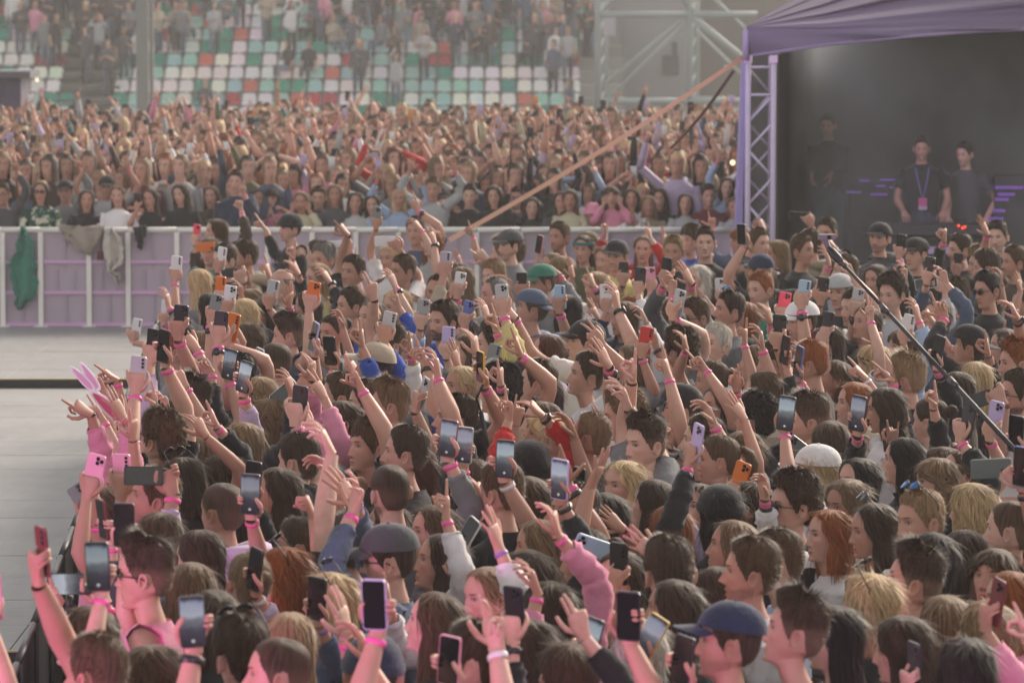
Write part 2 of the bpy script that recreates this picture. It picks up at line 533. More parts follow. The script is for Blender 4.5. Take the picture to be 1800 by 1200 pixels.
# ---------------------------------------------------------------- hands (one continuous palm with five rooted fingers); local frame: wrist at the origin, fingers +Z, palm faces +Y, thumb at +X
def finger(mb, base, dirs, lens, r0, n=6):
    pts = [np.array(base, float)]
    rad = [r0]
    for k, (d, l) in enumerate(zip(dirs, lens)):
        d = np.array(d, float); d /= np.linalg.norm(d)
        pts.append(pts[-1] + d * l * .5); rad.append(r0 * (.95 - .12 * k))
        pts.append(pts[-1] + d * l * .5); rad.append(r0 * (.97 - .13 * k))
    d = pts[-1] - pts[-2]; d /= np.linalg.norm(d)
    pts.append(pts[-1] + d * r0 * .55); rad.append(rad[-1] * .62)
    mb.loft(tube_rings(pts, np.array(rad), n), False, True)

def curl(c, spread=0.0, base=0.0):
    """three phalanx directions of a finger curled by c (0 straight, 1 closed) and spread sideways"""
    out = []; ang = base
    for k, q in enumerate((75, 95, 60)):
        ang += math.radians(q) * c
        out.append((math.sin(spread) * (1 if k == 0 else math.cos(ang)), math.sin(ang), math.cos(ang) * math.cos(spread)))
    return out

FB = [(.026, .090), (.0085, .095), (-.009, .090), (-.025, .079)]      # finger roots (x, z)
FL = [(.041, .025, .020), (.045, .029, .021), (.041, .027, .020), (.032, .020, .018)]
FR = [.0086, .0088, .0082, .0072]
POSES = {
    'open':  dict(c=[.06, .03, .06, .12], s=[.22, .05, -.14, -.36], th=[(.75, .15, .65), (.6, .2, .8), (.45, .2, .9)]),
    'relax': dict(c=[.22, .32, .40, .45], s=[.08, .02, -.05, -.12], th=[(.6, .45, .65), (.35, .5, .8), (.1, .5, .85)]),
    'point': dict(c=[.02, .88, .95, .98], s=[.05, 0, 0, 0], th=[(.65, .5, .55), (.1, .7, .7), (-.4, .5, .7)]),
    'gun':   dict(c=[.03, .85, .92, .95], s=[.03, 0, 0, 0], th=[(.9, .1, .45), (.85, .1, .5), (.8, .05, .6)]),
    'peace': dict(c=[.03, .03, .92, .95], s=[.16, -.14, 0, 0], th=[(.5, .6, .6), (-.1, .8, .6), (-.6, .5, .5)]),
    'horns': dict(c=[.03, .92, .92, .05], s=[.12, 0, 0, -.26], th=[(.5, .6, .6), (-.1, .8, .6), (-.6, .4, .5)]),
    'fist':  dict(c=[.88, .92, .95, .97], s=[0, 0, 0, 0], th=[(.5, .65, .5), (-.1, .8, .5), (-.7, .3, .3)]),
    'two':   dict(c=[.05, .25, .85, .9], s=[.14, -.02, 0, 0], th=[(.7, .4, .6), (.3, .5, .8), (.1, .4, .8)]),
}
def palm_rings(n=10):
    rings = []
    for z, w, d, cx, cy in ((0, .027, .0195, 0, 0), (.014, .027, .018, 0, 0), (.032, .033, .0165, .003, .001), (.055, .039, .0145, .003, .001), (.078, .0405, .0125, .001, 0), (.094, .038, .0105, .001, 0), (.101, .030, .007, .001, 0)):
        a = np.arange(n) / n * 2 * math.pi
        rings.append(np.stack([cx + w * np.sign(np.cos(a)) * np.abs(np.cos(a)) ** .7, cy + d * np.sign(np.sin(a)) * np.abs(np.sin(a)) ** .8, z + 0 * a], -1)[::-1])
    return np.array(rings)

def make_hand(pose, n=6):
    mb = MB()
    mb.loft(palm_rings(10 if n > 4 else 8), False, True)
    if pose == 'grip':
        for i, (fx, fz) in enumerate(FB):
            z0 = fz - .012 - .005 * i
            pts = [(fx * .4 - .015, -.004, z0 - .018), (-.036, -.006, z0 + .012), (-.0475, .006, z0 + .026), (-.0475, .024, z0 + .030), (-.036, .033, z0 + .031), (-.026, .0335, z0 + .032)]
            r = np.array([1.05, 1.05, 1, .95, .85, .55]) * FR[i]
            mb.loft(tube_rings(pts, r, n), False, True)
        pts = [(.018, .0, .022), (.036, .003, .036), (.0475, .010, .056), (.0475, .026, .078), (.038, .034, .098), (.030, .034, .112)]
        mb.loft(tube_rings(pts, np.array([.014, .0125, .0105, .0100, .0090, .006]), n), False, True)
    else:
        P = POSES[pose]
        for i, (fx, fz) in enumerate(FB):
            finger(mb, (fx, 0, fz - .008), curl(P['c'][i], P['s'][i]), FL[i], FR[i], n)
        finger(mb, (.020, .003, .022), P['th'], (.042, .031, .026), .0112, n)
    v = np.vstack(mb.v); f4 = np.vstack(mb.f4); f3 = np.vstack(mb.f3)
    return v, f4, f3
HANDS = {(p, q): make_hand(p, q) for p in list(POSES) + ['grip'] for q in (4, 6)}

def rotm(rz=0, rx=0, ry=0):
    return np.array((Matrix.Rotation(rz, 3, 'Z') @ Matrix.Rotation(rx, 3, 'X') @ Matrix.Rotation(ry, 3, 'Y')))

# ---------------------------------------------------------------- hair styles, all in head space, shared between people
def hairline(deg, kind):
    if kind == 'm':
        return np.interp(deg, [0, 30, 42, 52, 62, 70, 80, 86, 93, 108, 116, 140, 180], [.080, .079, .070, .052, .034, .016, -.012, -.016, .026, .026, -.020, -.078, -.086])
    if kind == 'rec':
        return np.interp(deg, [0, 20, 34, 50, 62, 70, 80, 86, 93, 108, 116, 140, 180], [.092, .096, .104, .088, .045, .022, -.006, -.010, .026, .026, -.020, -.078, -.086])
    if kind == 'tight':
        return np.interp(deg, [0, 30, 50, 66, 76, 86, 93, 108, 116, 140, 180], [.082, .080, .062, .036, .012, .004, .026, .024, -.030, -.070, -.075])
    if kind == 'crown':
        return np.full_like(deg, .045)

def hair_mesh(style, seed):
    r = np.random.default_rng(seed)
    NA, NR = 96, 20
    al = -math.pi + (np.arange(NA) + .5) / NA * 2 * math.pi
    t = np.linspace(0.04, 1, NR)[:, None]
    A0 = np.broadcast_to(al, (NR, NA)).copy()
    sgn = np.sign(A0)
    deg = np.degrees(np.abs(al))
    long_ = style in ('straight', 'tucked', 'wavy', 'bob', 'bangs')
    fade = np.zeros((NR, NA))
    col_noise = r.normal(0, 1, NA)
    cn2 = np.convolve(np.tile(r.normal(0, 1, NA), 3), np.ones(4) / 2.2, 'same')[NA:2 * NA]
    col_noise = .35 * col_noise + .8 * cn2
    if long_:
        L = {'straight': .34, 'tucked': .33, 'wavy': .30, 'bob': .125, 'bangs': .30}[style] * r.uniform(.85, 1.15)
        zend = -L + .018 * r.normal(0, 1, NA)
        if style == 'bob': zend = -L + .006 * r.normal(0, 1, NA) - .02 * np.cos(al)
        k = t ** 1.15
        z = .1215 + (zend - .1215) * k
        z = np.where(k < .35, .1215 - (.1215 - z) * (k / .35) ** .55, z)
        a_front = {'straight': 80, 'tucked': 104, 'wavy': 76, 'bob': 80, 'bangs': 76}[style]
        if style == 'bangs':
            lim = np.radians(a_front) * smooth(.040, .024, z)
        elif style == 'tucked':
            lim = np.radians(58) * smooth(.112, .062, z) + np.radians(a_front - 58) * smooth(.030, .004, z)
        else:
            lim = np.radians(52) * smooth(.112, .060, z) + np.radians(a_front - 52) * smooth(.045, -.02, z)
        part = r.uniform(-.25, .25)
        A = sgn * (lim + np.abs(A0) * (math.pi - lim) / math.pi)
        zs = np.maximum(z, -.035)
        p = head_surf(A, zs)
        fall = np.clip(-.035 - z, 0, 1)
        p[..., 2] = z
        p[..., 0] *= 1 + (.9 if style != 'bob' else .5) * fall
        p[..., 1] = p[..., 1] * (1 + .2 * fall) - .10 * fall * smooth(.0, .1, fall)
        # front locks fall beside the neck
        nrm = p * np.array([1, 1, 0]); nrm[..., 2] = np.maximum(z - .03, 0) * 1.2
        nrm /= np.linalg.norm(nrm, axis=-1)[..., None] + 1e-9
        th = .006 + .009 * smooth(.03, .4, t) + .0042 * col_noise * smooth(0, .3, t)
        if style == 'wavy':
            ph = r.uniform(0, 6, NA)
            ph = np.convolve(np.tile(ph, 3), np.ones(5) / 5, 'same')[NA:2 * NA]
            th = th + .008 + .009 * np.sin(z * 105 + ph * 2) * smooth(.0, -.06, z) + .006 * np.sin(A * 9 + z * 60) * smooth(.02, -.04, z)
        th = th + .004 * np.sin(A0 * 5 + seed) * smooth(.05, -.1, z)
        if style == 'bangs': th = th + .004 * (np.abs(A0) < .9) * smooth(.1, .05, z)
        # parting groove
        th = th * (1 - .55 * np.exp(-((A0 - part) / .22) ** 2) * smooth(.25, .0, t))
        if style == 'bob': th = th + .012 * smooth(.02, -.07, z) * smooth(-.14, -.09, z)
        p = p + nrm * th[..., None]
        drop = 0
    else:
        kind = {'bald': 'rec', 'reced': 'rec', 'pony': 'tight', 'bun': 'tight', 'capped': 'm'}.get(style, 'm')
        zend = hairline(deg, kind) + .0025 * r.normal(0, 1, NA)
        k = t ** 1.9
        z = .1215 + (zend - .1215) * k
        if style == 'bald':
            z = .055 + (zend - .055) * t ** 1.2
            z = np.minimum(z, .055)
        A = A0.copy()
        p = head_surf(A, z)
        p[..., 2] += jaw_tilt(p, z) * .6
        nrm = p / np.array([.077 ** 2, .1 ** 2, .09 ** 2]) * np.array([1, 1, 1]); nrm[..., 2] = (z - .02) / .09 ** 2
        nrm /= np.linalg.norm(nrm, axis=-1)[..., None] + 1e-9
        top = smooth(.35, .85, nrm[..., 2])
        edge = np.clip((1 - t) * 5, 0.12, 1)
        ca = np.cos(A0)
        def fbm(s, amp):
            return amp * (np.sin(A0 * s + seed) * np.sin(z * s * 14 + seed * 2) + .6 * np.sin(A0 * s * 2.3 + z * s * 20 + seed * 3))
        if style == 'buzz':
            th = .0035 + .0015 * top; fade = .5 * smooth(.055, -.005, z)
        elif style == 'crop':
            th = .008 + .012 * top + fbm(5, .0015) + .001 * col_noise; fade = .35 * smooth(.03, -.03, z)
        elif style == 'quiff':
            th = .006 + .020 * top + .020 * np.clip(ca, 0, 1) ** 2 * smooth(.2, .7, nrm[..., 2]) + fbm(6, .002) + .0015 * col_noise; fade = .85 * smooth(.055, .01, z)
        elif style == 'side':
            th = .012 + .018 * top + .006 * np.sin(A0 + .7) + fbm(4, .002) + .002 * col_noise
        elif style == 'curly':
            th = .030 + .016 * top + fbm(9, .006) + fbm(17, .003) + r.normal(0, .003, (NR, NA)); edge = np.clip((1 - t) * 4, .35, 1)
        elif style == 'fringe':
            th = .022 + .014 * top + fbm(7, .003) + .003 * col_noise; edge = np.clip((1 - t) * 4, .4, 1)
            drop = .035 * np.clip(ca, 0, 1) * smooth(.5, 1, t)
            z = z - drop; p[..., 2] -= drop; p[..., 1] += .006 * smooth(.5, 1, t) * np.clip(ca, 0, 1)
        elif style == 'bald':
            th = .004 + .001 * col_noise; fade = .3 * np.ones((NR, NA))
        elif style == 'reced':
            th = .005 + .006 * top + fbm(5, .001); fade = .4 * smooth(.03, -.02, z)
        elif style in ('pony', 'bun', 'capped'):
            th = .006 + .004 * top + .0012 * col_noise
        th = np.broadcast_to(th, (NR, NA)) * edge
        p = p + nrm * th[..., None]
    hv = np.stack([np.sin(A0) * .5, np.cos(A0) * .5, np.broadcast_to(t, (NR, NA))], -1)
    mb = MB()
    top_pt = p[:1].mean(1, keepdims=True)
    fd = np.broadcast_to(fade, (NR, NA)).reshape(-1, 1)
    mb.loft(p, cap0=(style != 'bald'), cap1=False, hv=hv.reshape(-1, 3), fade=fd)
    if style == 'pony':
        pts = [(0, -.095, .060), (0, -.128, .066), (.004, -.155, .045), (.008, -.168, 0), (.006, -.165, -.06), (.0, -.155, -.13), (-.004, -.150, -.21)]
        rg = tube_rings(pts, np.array([.018, .019, .026, .031, .030, .024, .006]), 14, up=(1, 0, 0))
        rg += r.normal(0, .0015, rg.shape)
        aa = np.tile(np.arange(14) / 14 * 6.28, 7); tt = np.repeat(np.linspace(0, 1, 7), 14)
        mb.loft(rg, True, True, hv=np.stack([np.sin(aa) * .5, np.cos(aa) * .5, tt], -1))
    if style == 'bun':
        pts = [(0, -.098, .055), (0, -.115, .060), (0, -.135, .064), (0, -.152, .067), (0, -.162, .068)]
        rg = tube_rings(pts, np.array([.022, .034, .037, .028, .010]), 12, up=(1, 0, 0))
        rg += r.normal(0, .0025, rg.shape)
        aa = np.tile(np.arange(12) / 12 * 6.28, 5); tt = np.repeat(np.linspace(0, .4, 5), 12)
        mb.loft(rg, True, True, hv=np.stack([np.sin(aa) * .5, np.cos(aa) * .5, tt], -1))
    # loose hairs
    ns = {'buzz': 900, 'bald': 60, 'capped': 300, 'curly': 2200, 'fringe': 1800, 'wavy': 1500, 'quiff': 1700, 'side': 1700, 'crop': 1700}.get(style, 1300)
    if ns:
        ii = r.integers(1, NR - 1, ns); jj = r.integers(0, NA, ns)
        b = p[ii, jj]; tang = p[np.minimum(ii + 1, NR - 1), jj] - p[ii - 1, jj]
        tang /= np.linalg.norm(tang, axis=1)[:, None] + 1e-9
        nn = nrm[ii, jj]
        side = np.cross(tang, nn)
        if long_: ln, ko, w = r.uniform(.04, .12, ns), r.uniform(.03, .20, ns) + .35 * (r.random(ns) < .07), r.uniform(.0014, .0036, ns)
        elif style in ('curly', 'fringe'): ln, ko, w = r.uniform(.015, .032, ns), r.uniform(.3, 1.0, ns), r.uniform(.0015, .004, ns)
        elif style == 'buzz': ln, ko, w = r.uniform(.003, .006, ns), r.uniform(.6, 1.5, ns), r.uniform(.0008, .0014, ns)
        elif style in ('pony', 'bun', 'capped', 'bald'): ln, ko, w = r.uniform(.01, .03, ns), r.uniform(.1, .4, ns), r.uniform(.001, .002, ns)
        else: ln, ko, w = r.uniform(.010, .024, ns), r.uniform(.35, 1.1, ns), r.uniform(.0014, .0032, ns)
        if style == 'quiff': ln = ln * (1 + 1.0 * (nn[:, 2] > .6))
        sg = -1 if style in ('quiff', 'crop', 'side', 'fringe') and not long_ else 1
        d = tang * (1 if long_ else .5) + nn * ko[:, None] + r.normal(0, .18, (ns, 3)) * (.4 if long_ else 1)
        d /= np.linalg.norm(d, axis=1)[:, None]
        b0 = b - nn * .003
        v = np.stack([b0 - side * w[:, None], b0 + side * w[:, None], b0 + d * ln[:, None]], 1).reshape(-1, 3)
        h = hv[ii, jj] + r.normal(0, .10, (ns, 3)); h3 = np.repeat(h, 3, 0)
        fdv = np.repeat(np.broadcast_to(fade, (NR, NA))[ii, jj], 3)[:, None]
        mb.add(v, f3=np.arange(ns * 3).reshape(-1, 3), hv=h3, fade=fdv)
    me = mb.mesh('hair', True)
    me.materials.append(MAT['hair'])
    return me

HAIR = {}
for st, n in dict(straight=3, tucked=3, wavy=3, bob=2, bangs=2, pony=2, bun=2, buzz=2, crop=3, quiff=3, side=2, curly=2, fringe=2, bald=1, reced=1, capped=1).items():
    HAIR[st] = [hair_mesh(st, 31 * k + len(st)) for k in range(n)]

HC = dict(blk=(.016, .012, .011), dbr=(.050, .029, .018), brn=(.082, .047, .026), lbr=(.165, .100, .055), snd=(.25, .16, .085), bln=(.50, .35, .19),
          gng=(.24, .072, .022), gry=(.19, .175, .16), wht=(.50, .46, .40), auburn=(.075, .025, .016))
TC = dict(white=(.74, .72, .72), black=(.016, .016, .018), grey=(.20, .20, .21), dgrey=(.07, .07, .078), lgrey=(.42, .42, .43), navy=(.02, .03, .065), lilac=(.52, .42, .58),
          beige=(.46, .38, .29), cream=(.60, .56, .38), red=(.52, .022, .02), blue=(.025, .07, .34), lblue=(.34, .44, .62), yellow=(.56, .48, .20), olive=(.10, .11, .05),
          pink=(.70, .26, .38), denim=(.075, .10, .16), mustard=(.42, .24, .035), brown=(.06, .035, .025), mauve=(.24, .20, .23), green=(.04, .17, .12), burg=(.13, .015, .025), leaf=(.1, .2, .1),
          teal=(.03, .16, .17), khaki=(.30, .25, .17))
TONES = [(.57, .325, .245), (.52, .275, .20), (.62, .38, .295), (.43, .225, .16), (.54, .29, .22), (.59, .34, .265), (.48, .255, .185)]

# ---------------------------------------------------------------- headwear and glasses in head space
def dome(mb, z0, grow, n=24, rows=8, zt=0, a0=0):
    al = -math.pi + np.arange(n) / n * 2 * math.pi
    rings = []
    for k in range(rows):
        q = (k + .5) / (rows - .5)
        z = .1215 - (.1215 - z0) * q ** 1.9
        p = head_surf(al, np.full(n, z))
        nn = p / np.array([.077 ** 2, .1 ** 2, 1]); nn[:, 2] = max(z - .02, 0) / .09 ** 2
        nn /= np.linalg.norm(nn, axis=1)[:, None]
        rings.append(p + nn * grow)
    mb.loft(np.array(rings), True, False)
    return rings[-1]

def cap_mesh(flat=False):
    mb = MB()
    last = dome(mb, .046, .021, 24, 9)
    # sweatband thickness
    inner = last.copy(); inner[:, :2] *= .94; inner[:, 2] += .012
    mb.loft(np.array([last, inner]), False, False)
    for k in range(24):
        pass
    # button
    mb.loft(tube_rings([(0, -.004, .140), (0, -.004, .147)], [.008, .005], 8), False, True)
    m2 = MB()
    a = np.linspace(-1.15, 1.15, 15)
    rin = head_surf(a, np.full(15, .048)); rin[:, :2] *= 1.20
    rows = []
    for q in (0, .25, .5, .75, 1):
        out = rin.copy()
        out[:, 1] += q * .078 * np.cos(a * .95) ** .8
        out[:, 0] *= 1 + .04 * q
        out[:, 2] = .050 - .016 * q - .012 * (np.abs(a) / 1.15) ** 2
        rows.append(out)
    rows = np.array(rows)
    low = rows.copy(); low[..., 2] -= .004
    m2.loft(rows[:, ::-1], closed=False); m2.loft(low, closed=False)
    edge = np.stack([rows[-1], low[-1]]); m2.loft(edge, closed=False)
    return mb.mesh('cap', True), m2.mesh('peak', True)

def beanie_mesh():
    mb = MB()
    last = dome(mb, .028, .022, 28, 10)
    rings = []
    for q, g in ((0, 1.0), (.012, 1.045), (.030, 1.05), (.040, 1.0)):
        p = last.copy(); p[:, :2] *= g; p[:, 2] = last[:, 2] - .012 + q; rings.append(p)
    mb.loft(np.array(rings), False, False)
    return mb.mesh('beanie', True)

def bucket_mesh():
    mb = MB()
    last = dome(mb, .055, .022, 24, 8)
    rings = []
    for q in (0, .3, .65, 1):
        p = last.copy(); p[:, :2] *= 1 + .5 * q; p[:, 2] -= .050 * q; rings.append(p)
    mb.loft(np.array(rings), False, False)
    return mb.mesh('bucket_hat', True)

def band_mesh():
    mb = MB()
    al = -math.pi + np.arange(28) / 28 * 2 * math.pi
    rings = []
    for dz, g in ((-.014, .006), (-.010, .013), (.010, .013), (.014, .006)):
        z = .062 + dz
        p = head_surf(al, np.full(28, z)); nr = np.linalg.norm(p[:, :2], axis=1)[:, None]
        p[:, :2] *= (nr + g + .012) / nr; p[:, 2] = z - .02 * (np.cos(al) < 0) * np.abs(np.cos(al)); rings.append(p[::-1])
    mb.loft(np.array(rings), False, False)
    return mb.mesh('headband', True)

def glasses_meshes(dark=True):
    fr = MB(); ln = MB()
    for s in (-1, 1):
        th = np.linspace(0, 2 * math.pi, 17)[:-1]
        c = np.array([s * .033, .098, .004])
        R = np.stack([c[0] + .0255 * np.cos(th), c[1] - .006 * np.abs(np.cos(th)) * (np.cos(th) * s > 0) * 1.2, c[2] + .020 * np.sin(th) * (1 - .12 * np.abs(np.cos(th)))], -1)
        ring = np.vstack([R, R[:2]])
        fr.loft(tube_rings(ring, np.full(len(ring), .0022 if not dark else .003), 5), False, False)
        c2 = R.mean(0) + np.array([0, .0025, 0])
        ln.loft(np.stack([R * .97 + .03 * c, (R + c2) / 2 + np.array([0, .002, 0])]), False, True)
        fr.tube([(s * .058, .094, .010), (s * .076, .075, .010), (s * .083, .02, .008), (s * .083, -.01, .004), (s * .080, -.030, -.012)], .0025, 5)
    fr.tube([(-.009, .098, .008), (0, .1005, .010), (.009, .098, .008)], .0022, 5)
    return fr.mesh('glasses_frame'), ln.mesh('lens')

CAP, PEAK = cap_mesh(); BEANIE = beanie_mesh(); BUCKET = bucket_mesh(); HEADBAND = band_mesh()
GF, GL = glasses_meshes(True); RF, _rl = glasses_meshes(False)
for me, m in ((CAP, 'cloth'), (PEAK, 'cloth'), (BEANIE, 'knit'), (BUCKET, 'cloth'), (HEADBAND, 'cloth'), (GF, 'black'), (RF, 'black')):
    me.materials.append(MAT[m])
GL.materials.append(MAT['lens'])
def ring_band():
    mb = MB()
    rings = []
    a = np.arange(12) / 12 * 2 * math.pi
    for z, g in ((-.0085, .98), (-.007, 1.06), (.007, 1.06), (.0085, .98)):
        rings.append(np.stack([.0295 * g * np.cos(a), .0245 * g * np.sin(a), z + 0 * a], -1))
    mb.loft(np.array(rings), False, False)
    me = mb.mesh('wristband'); me.materials.append(MAT['band']); return me
BAND = ring_band()
def watch_mesh():
    mb = MB(); a = np.arange(12) / 12 * 2 * math.pi
    rings = [np.stack([.0305 * g * np.cos(a), .0255 * g * np.sin(a), z + 0 * a], -1) for z, g in ((-.010, .98), (-.009, 1.07), (.009, 1.07), (.010, .98))]
    mb.loft(np.array(rings), False, False)
    mb.loft(tube_rings([(0, -.026, 0), (0, -.036, 0)], [.019, .018], 12), False, True)
    me = mb.mesh('watch', True); me.materials.append(MAT['gloss']); return me
WATCH = watch_mesh()

# ---------------------------------------------------------------- a person
def two_bone(S, W, l1, l2, pole):
    d = W - S; L = np.linalg.norm(d)
    if L > (l1 + l2) * .985:
        W = S + d / L * (l1 + l2) * .985; d = W - S; L = np.linalg.norm(d)
    a = (l1 * l1 - l2 * l2 + L * L) / (2 * L)
    h = math.sqrt(max(l1 * l1 - a * a, 0))
    n = d / L
    p = pole - n * pole.dot(n); p /= np.linalg.norm(p) + 1e-9
    return S + n * a + p * h, W

def arm_path(S, E, W, hz):
    """smooth centre line shoulder - elbow - wrist"""
    pts = []
    for t in (0, .25, .5, .75): pts.append(S + (E - S) * t)
    pts.append(E * .8 + S * .1 + W * .1)
    for t in (.22, .45, .7, .9): pts.append(E + (W - E) * t)
    pts.append(W - hz * .004)
    return np.array(pts)
ARM_R = np.array([.053, .049, .043, .038, .0365, .040, .0375, .031, .026, .0245])

def build_person(x, y, yaw, hyaw, pitch, roll, zh, fem, hair, hc, tone, top, sleeve, acc, hands, hi, feat, label, group, lod_hand=6, z0=0.0):
    """yaw: world heading of the body in photo terms (0 faces the camera, 90 faces the stage at the left, 180 away); hyaw: same for the head.
       hands: list of dicts(P wrist world, Z finger dir, Y palm normal, side or None, pose, band, watch)"""
    s = (zh - z0) / 1.60
    root = empty('person', (x, y, z0), math.radians(180 - yaw))
    root['label'] = label; root['category'] = 'person'; root['group'] = group
    rzb = math.radians(180 - yaw)
    cb, sb = math.cos(rzb), math.sin(rzb)
    RB = np.array([[cb, -sb, 0], [sb, cb, 0], [0, 0, 1]])
    def to_local(p): return RB.T @ (np.asarray(p, float) - np.array([x, y, z0]))
    dy = math.radians(yaw - hyaw)
    HR = rotm(dy, pitch, roll)
    hs = .90 if fem else .94
    Hc = np.array([0, .015, 1.60]) * s
    Hc = Hc + RB.T @ np.array([0, 0, 0])
    Hm = np.eye(4); Hm[:3, :3] = HR * hs; Hm[:3, 3] = Hc
    Bm = np.eye(4); Bm[:3, :3] = np.eye(3) * s; Bm[:3, 3] = np.array([0, 0, 1.60]) * s
    rows = ROWS_HI if hi else ROWS_LO
    S = 44 if hi else 24
    tt = -1 + 2 * np.arange(S) / S
    al = math.pi * np.sign(tt) * np.abs(tt) ** 1.42
    A = np.broadcast_to(al, (len(rows), S)); Z = np.broadcast_to(rows[:, None], (len(rows), S))
    p = head_surf(A, Z, fem)
    fc = p.copy()
    p[..., 2] += jaw_tilt(p, Z)
    p[..., 1] += face_bumps(fc[..., 0], Z, fc[..., 1], feat)
    op = feat['open']
    if op:
        m = smooth(-.0705, -.0725, Z) * smooth(-.135, -.118, Z) * smooth(0, .05, p[..., 1])
        p[..., 2] -= op * .020 * m; p[..., 1] -= op * .006 * m
    fc[..., 1] = np.where(Z < -.13, -1, fc[..., 1])
    w = smooth(-.225, -.115, Z)[..., None]
    ph = p @ Hm[:3, :3].T + Hm[:3, 3]; pb = p @ Bm[:3, :3].T + Bm[:3, 3]
    P = ph * w + pb * (1 - w)
    sw = .90 if fem else 1.0
    trs = []
    for z, ww, f, b in ((1.405, .105, .058, .085), (1.39, .145, .070, .088), (1.365, .170, .082, .092), (1.31, .180, .098, .095), (1.18, .168, .110, .095), (1.05, .145, .098, .085), (.95, .158, .098, .10), (.88, .165, .095, .105)):
        ca, sa = np.cos(al), np.sin(al)
        trs.append(np.stack([ww * sw * sa, np.where(ca > 0, f, b) * ca, np.full(S, z)], -1) * s)
    rings = np.concatenate([P, np.array(trs)])
    fcv = np.concatenate([fc.reshape(-1, 3), np.full((len(trs) * S, 3), 0.0) + np.array([0, -9, -9])])
    mb = MB()
    # pole first: cap0 centre gets last fc row
    mb.loft(rings[:, ::-1], True, True, fc=fcv.reshape(-1, S, 3)[:, ::-1].reshape(-1, 3))
    if hair not in ('straight', 'wavy', 'bob', 'bangs'):
        ear(1, mb, Hm, fem); ear(-1, mb, Hm, fem)
    n = 10 if hi else 8
    l1, l2 = .285 * s, .265 * s
    arms = []
    done = {}
    order = [h for h in hands]
    for h in order:
        Pl = to_local(h['P'])
        Z_ = RB.T @ h['Z']; Y_ = RB.T @ h['Y']
        Z_ = Z_ / np.linalg.norm(Z_)
        Y_ = Y_ - Z_ * Y_.dot(Z_); Y_ /= np.linalg.norm(Y_)
        side = h.get('side') or (1 if Pl[0] > 0 else -1)
        if side in done: side = -side
        if side in done: continue
        done[side] = (Pl, Z_, Y_, h)
    for side in (1, -1):
        if side not in done:
            up = rnd.random() < .0
            W = np.array([side * .24 * sw, .05, .86]) * s
            if rnd.random() < .35: W = np.array([side * .10, .26, 1.12]) * s
            done[side] = (W, np.array([0, .25, -1.0]), np.array([-side, 0, 0.0]), dict(pose='relax', low=True))
    bands = []
    for side, (W, Z_, Y_, h) in done.items():
        low = h.get('low', False)
        Sh = np.array([side * .165 * sw, -.005, 1.375]) * s
        if not low and W[2] > 1.35 * s:                      # a raised arm lifts its shoulder
            Sh = Sh + np.array([-side * .012, .0, .035]) * s
        pole = np.array([side * .55, -.25, -1.0]) if not low else np.array([side * .3, -1.0, -.1])
        E, W = two_bone(Sh, W, l1, l2, pole)
        if not low: Z_ = Z_ * .75 + (W - E) / np.linalg.norm(W - E) * .25
        Z_ = Z_ / np.linalg.norm(Z_)
        Y_ = Y_ - Z_ * Y_.dot(Z_); Y_ /= np.linalg.norm(Y_)
        X_ = np.cross(Y_, Z_)
        path = arm_path(Sh, E, W, Z_)
        rad = ARM_R * s * (.86 if fem else 1.0)
        flat = np.ones(len(path))
        mb.loft(tube_rings(path, rad, n, up=X_ if abs(X_.dot((path[1]-path[0])/np.linalg.norm(path[1]-path[0]))) < .95 else None), True, False)
        hv, h4, h3 = HANDS[(h.get('pose', 'relax'), 4 if low or lod_hand < 6 else 6)]
        hv = hv * (s * (.86 if fem else .95))
        # proto is a left hand (thumb +X with the palm at +Y): mirror for the right one
        mir = side > 0
        q = hv.copy()
        if mir: q[:, 0] *= -1
        Rm = np.stack([X_, Y_, Z_], 1)
        q = q @ Rm.T + W
        if mir: h4 = h4[:, ::-1]; h3 = h3[:, ::-1]
        mb.add(q, h4, h3)
        arms.append((side, Sh, E, W, path, rad, Z_, low))
        h['_W'] = RB @ W + np.array([x, y, z0]); h['_side'] = side
        if h.get('band') or h.get('watch'): bands.append((W, E, X_, Y_, h, s * (.88 if fem else 1)))
    if True:      # legs
        for side in (1, -1):
            pts = np.array([(side * .085, 0, .93), (side * .09, .01, .70), (side * .09, .015, .48), (side * .09, -.01, .30), (side * .09, -.015, .09), (side * .092, .05, .05), (side * .095, .15, .03)]) * s
            mb.tube(pts, np.array([.085, .08, .055, .055, .036, .038, .028]) * s, 6)
    v_tr = (feat['lip'], feat['beard'], 0, 1)
    me = mb.mesh('body')
    tr = me.attributes.new('traits', 'FLOAT_COLOR', 'POINT')
    tr.data.foreach_set('color', np.tile(np.array(v_tr, np.float32), len(me.vertices)))
    me.materials.append(MAT['skin'])
    link('body', me, root, tone)
    # hair and headwear
    hloc, hrot = Vector(Hc), Matrix(HR.tolist()).to_euler()
    def on_head(name, mesh, col, sc=1.0, off=(0, 0, 0), rx=0.0, rz=0.0):
        o = link(name, mesh, root, col, loc=hloc + Vector(HR @ (np.array(off) * hs)))
        M = Matrix(HR.tolist()) @ Matrix.Rotation(rz, 3, 'Z') @ Matrix.Rotation(rx, 3, 'X')
        o.rotation_euler = M.to_euler(); o.scale = (hs * sc,) * 3
        return o
    if hair in ('crop', 'quiff', 'side', 'curly', 'fringe', 'reced') and any(a.split(':')[0] in ('cap', 'bcap', 'beanie', 'bucket') for a in acc): hair = 'capped'
    if hair != 'none':
        hm = rnd.choice(HAIR[hair])
        j = .85 + .3 * rnd.random()
        ho = on_head('hair', hm, tuple(c * j for c in HC[hc]))
        if rnd.random() < .5: ho.scale = (-ho.scale[0], ho.scale[1], ho.scale[2])
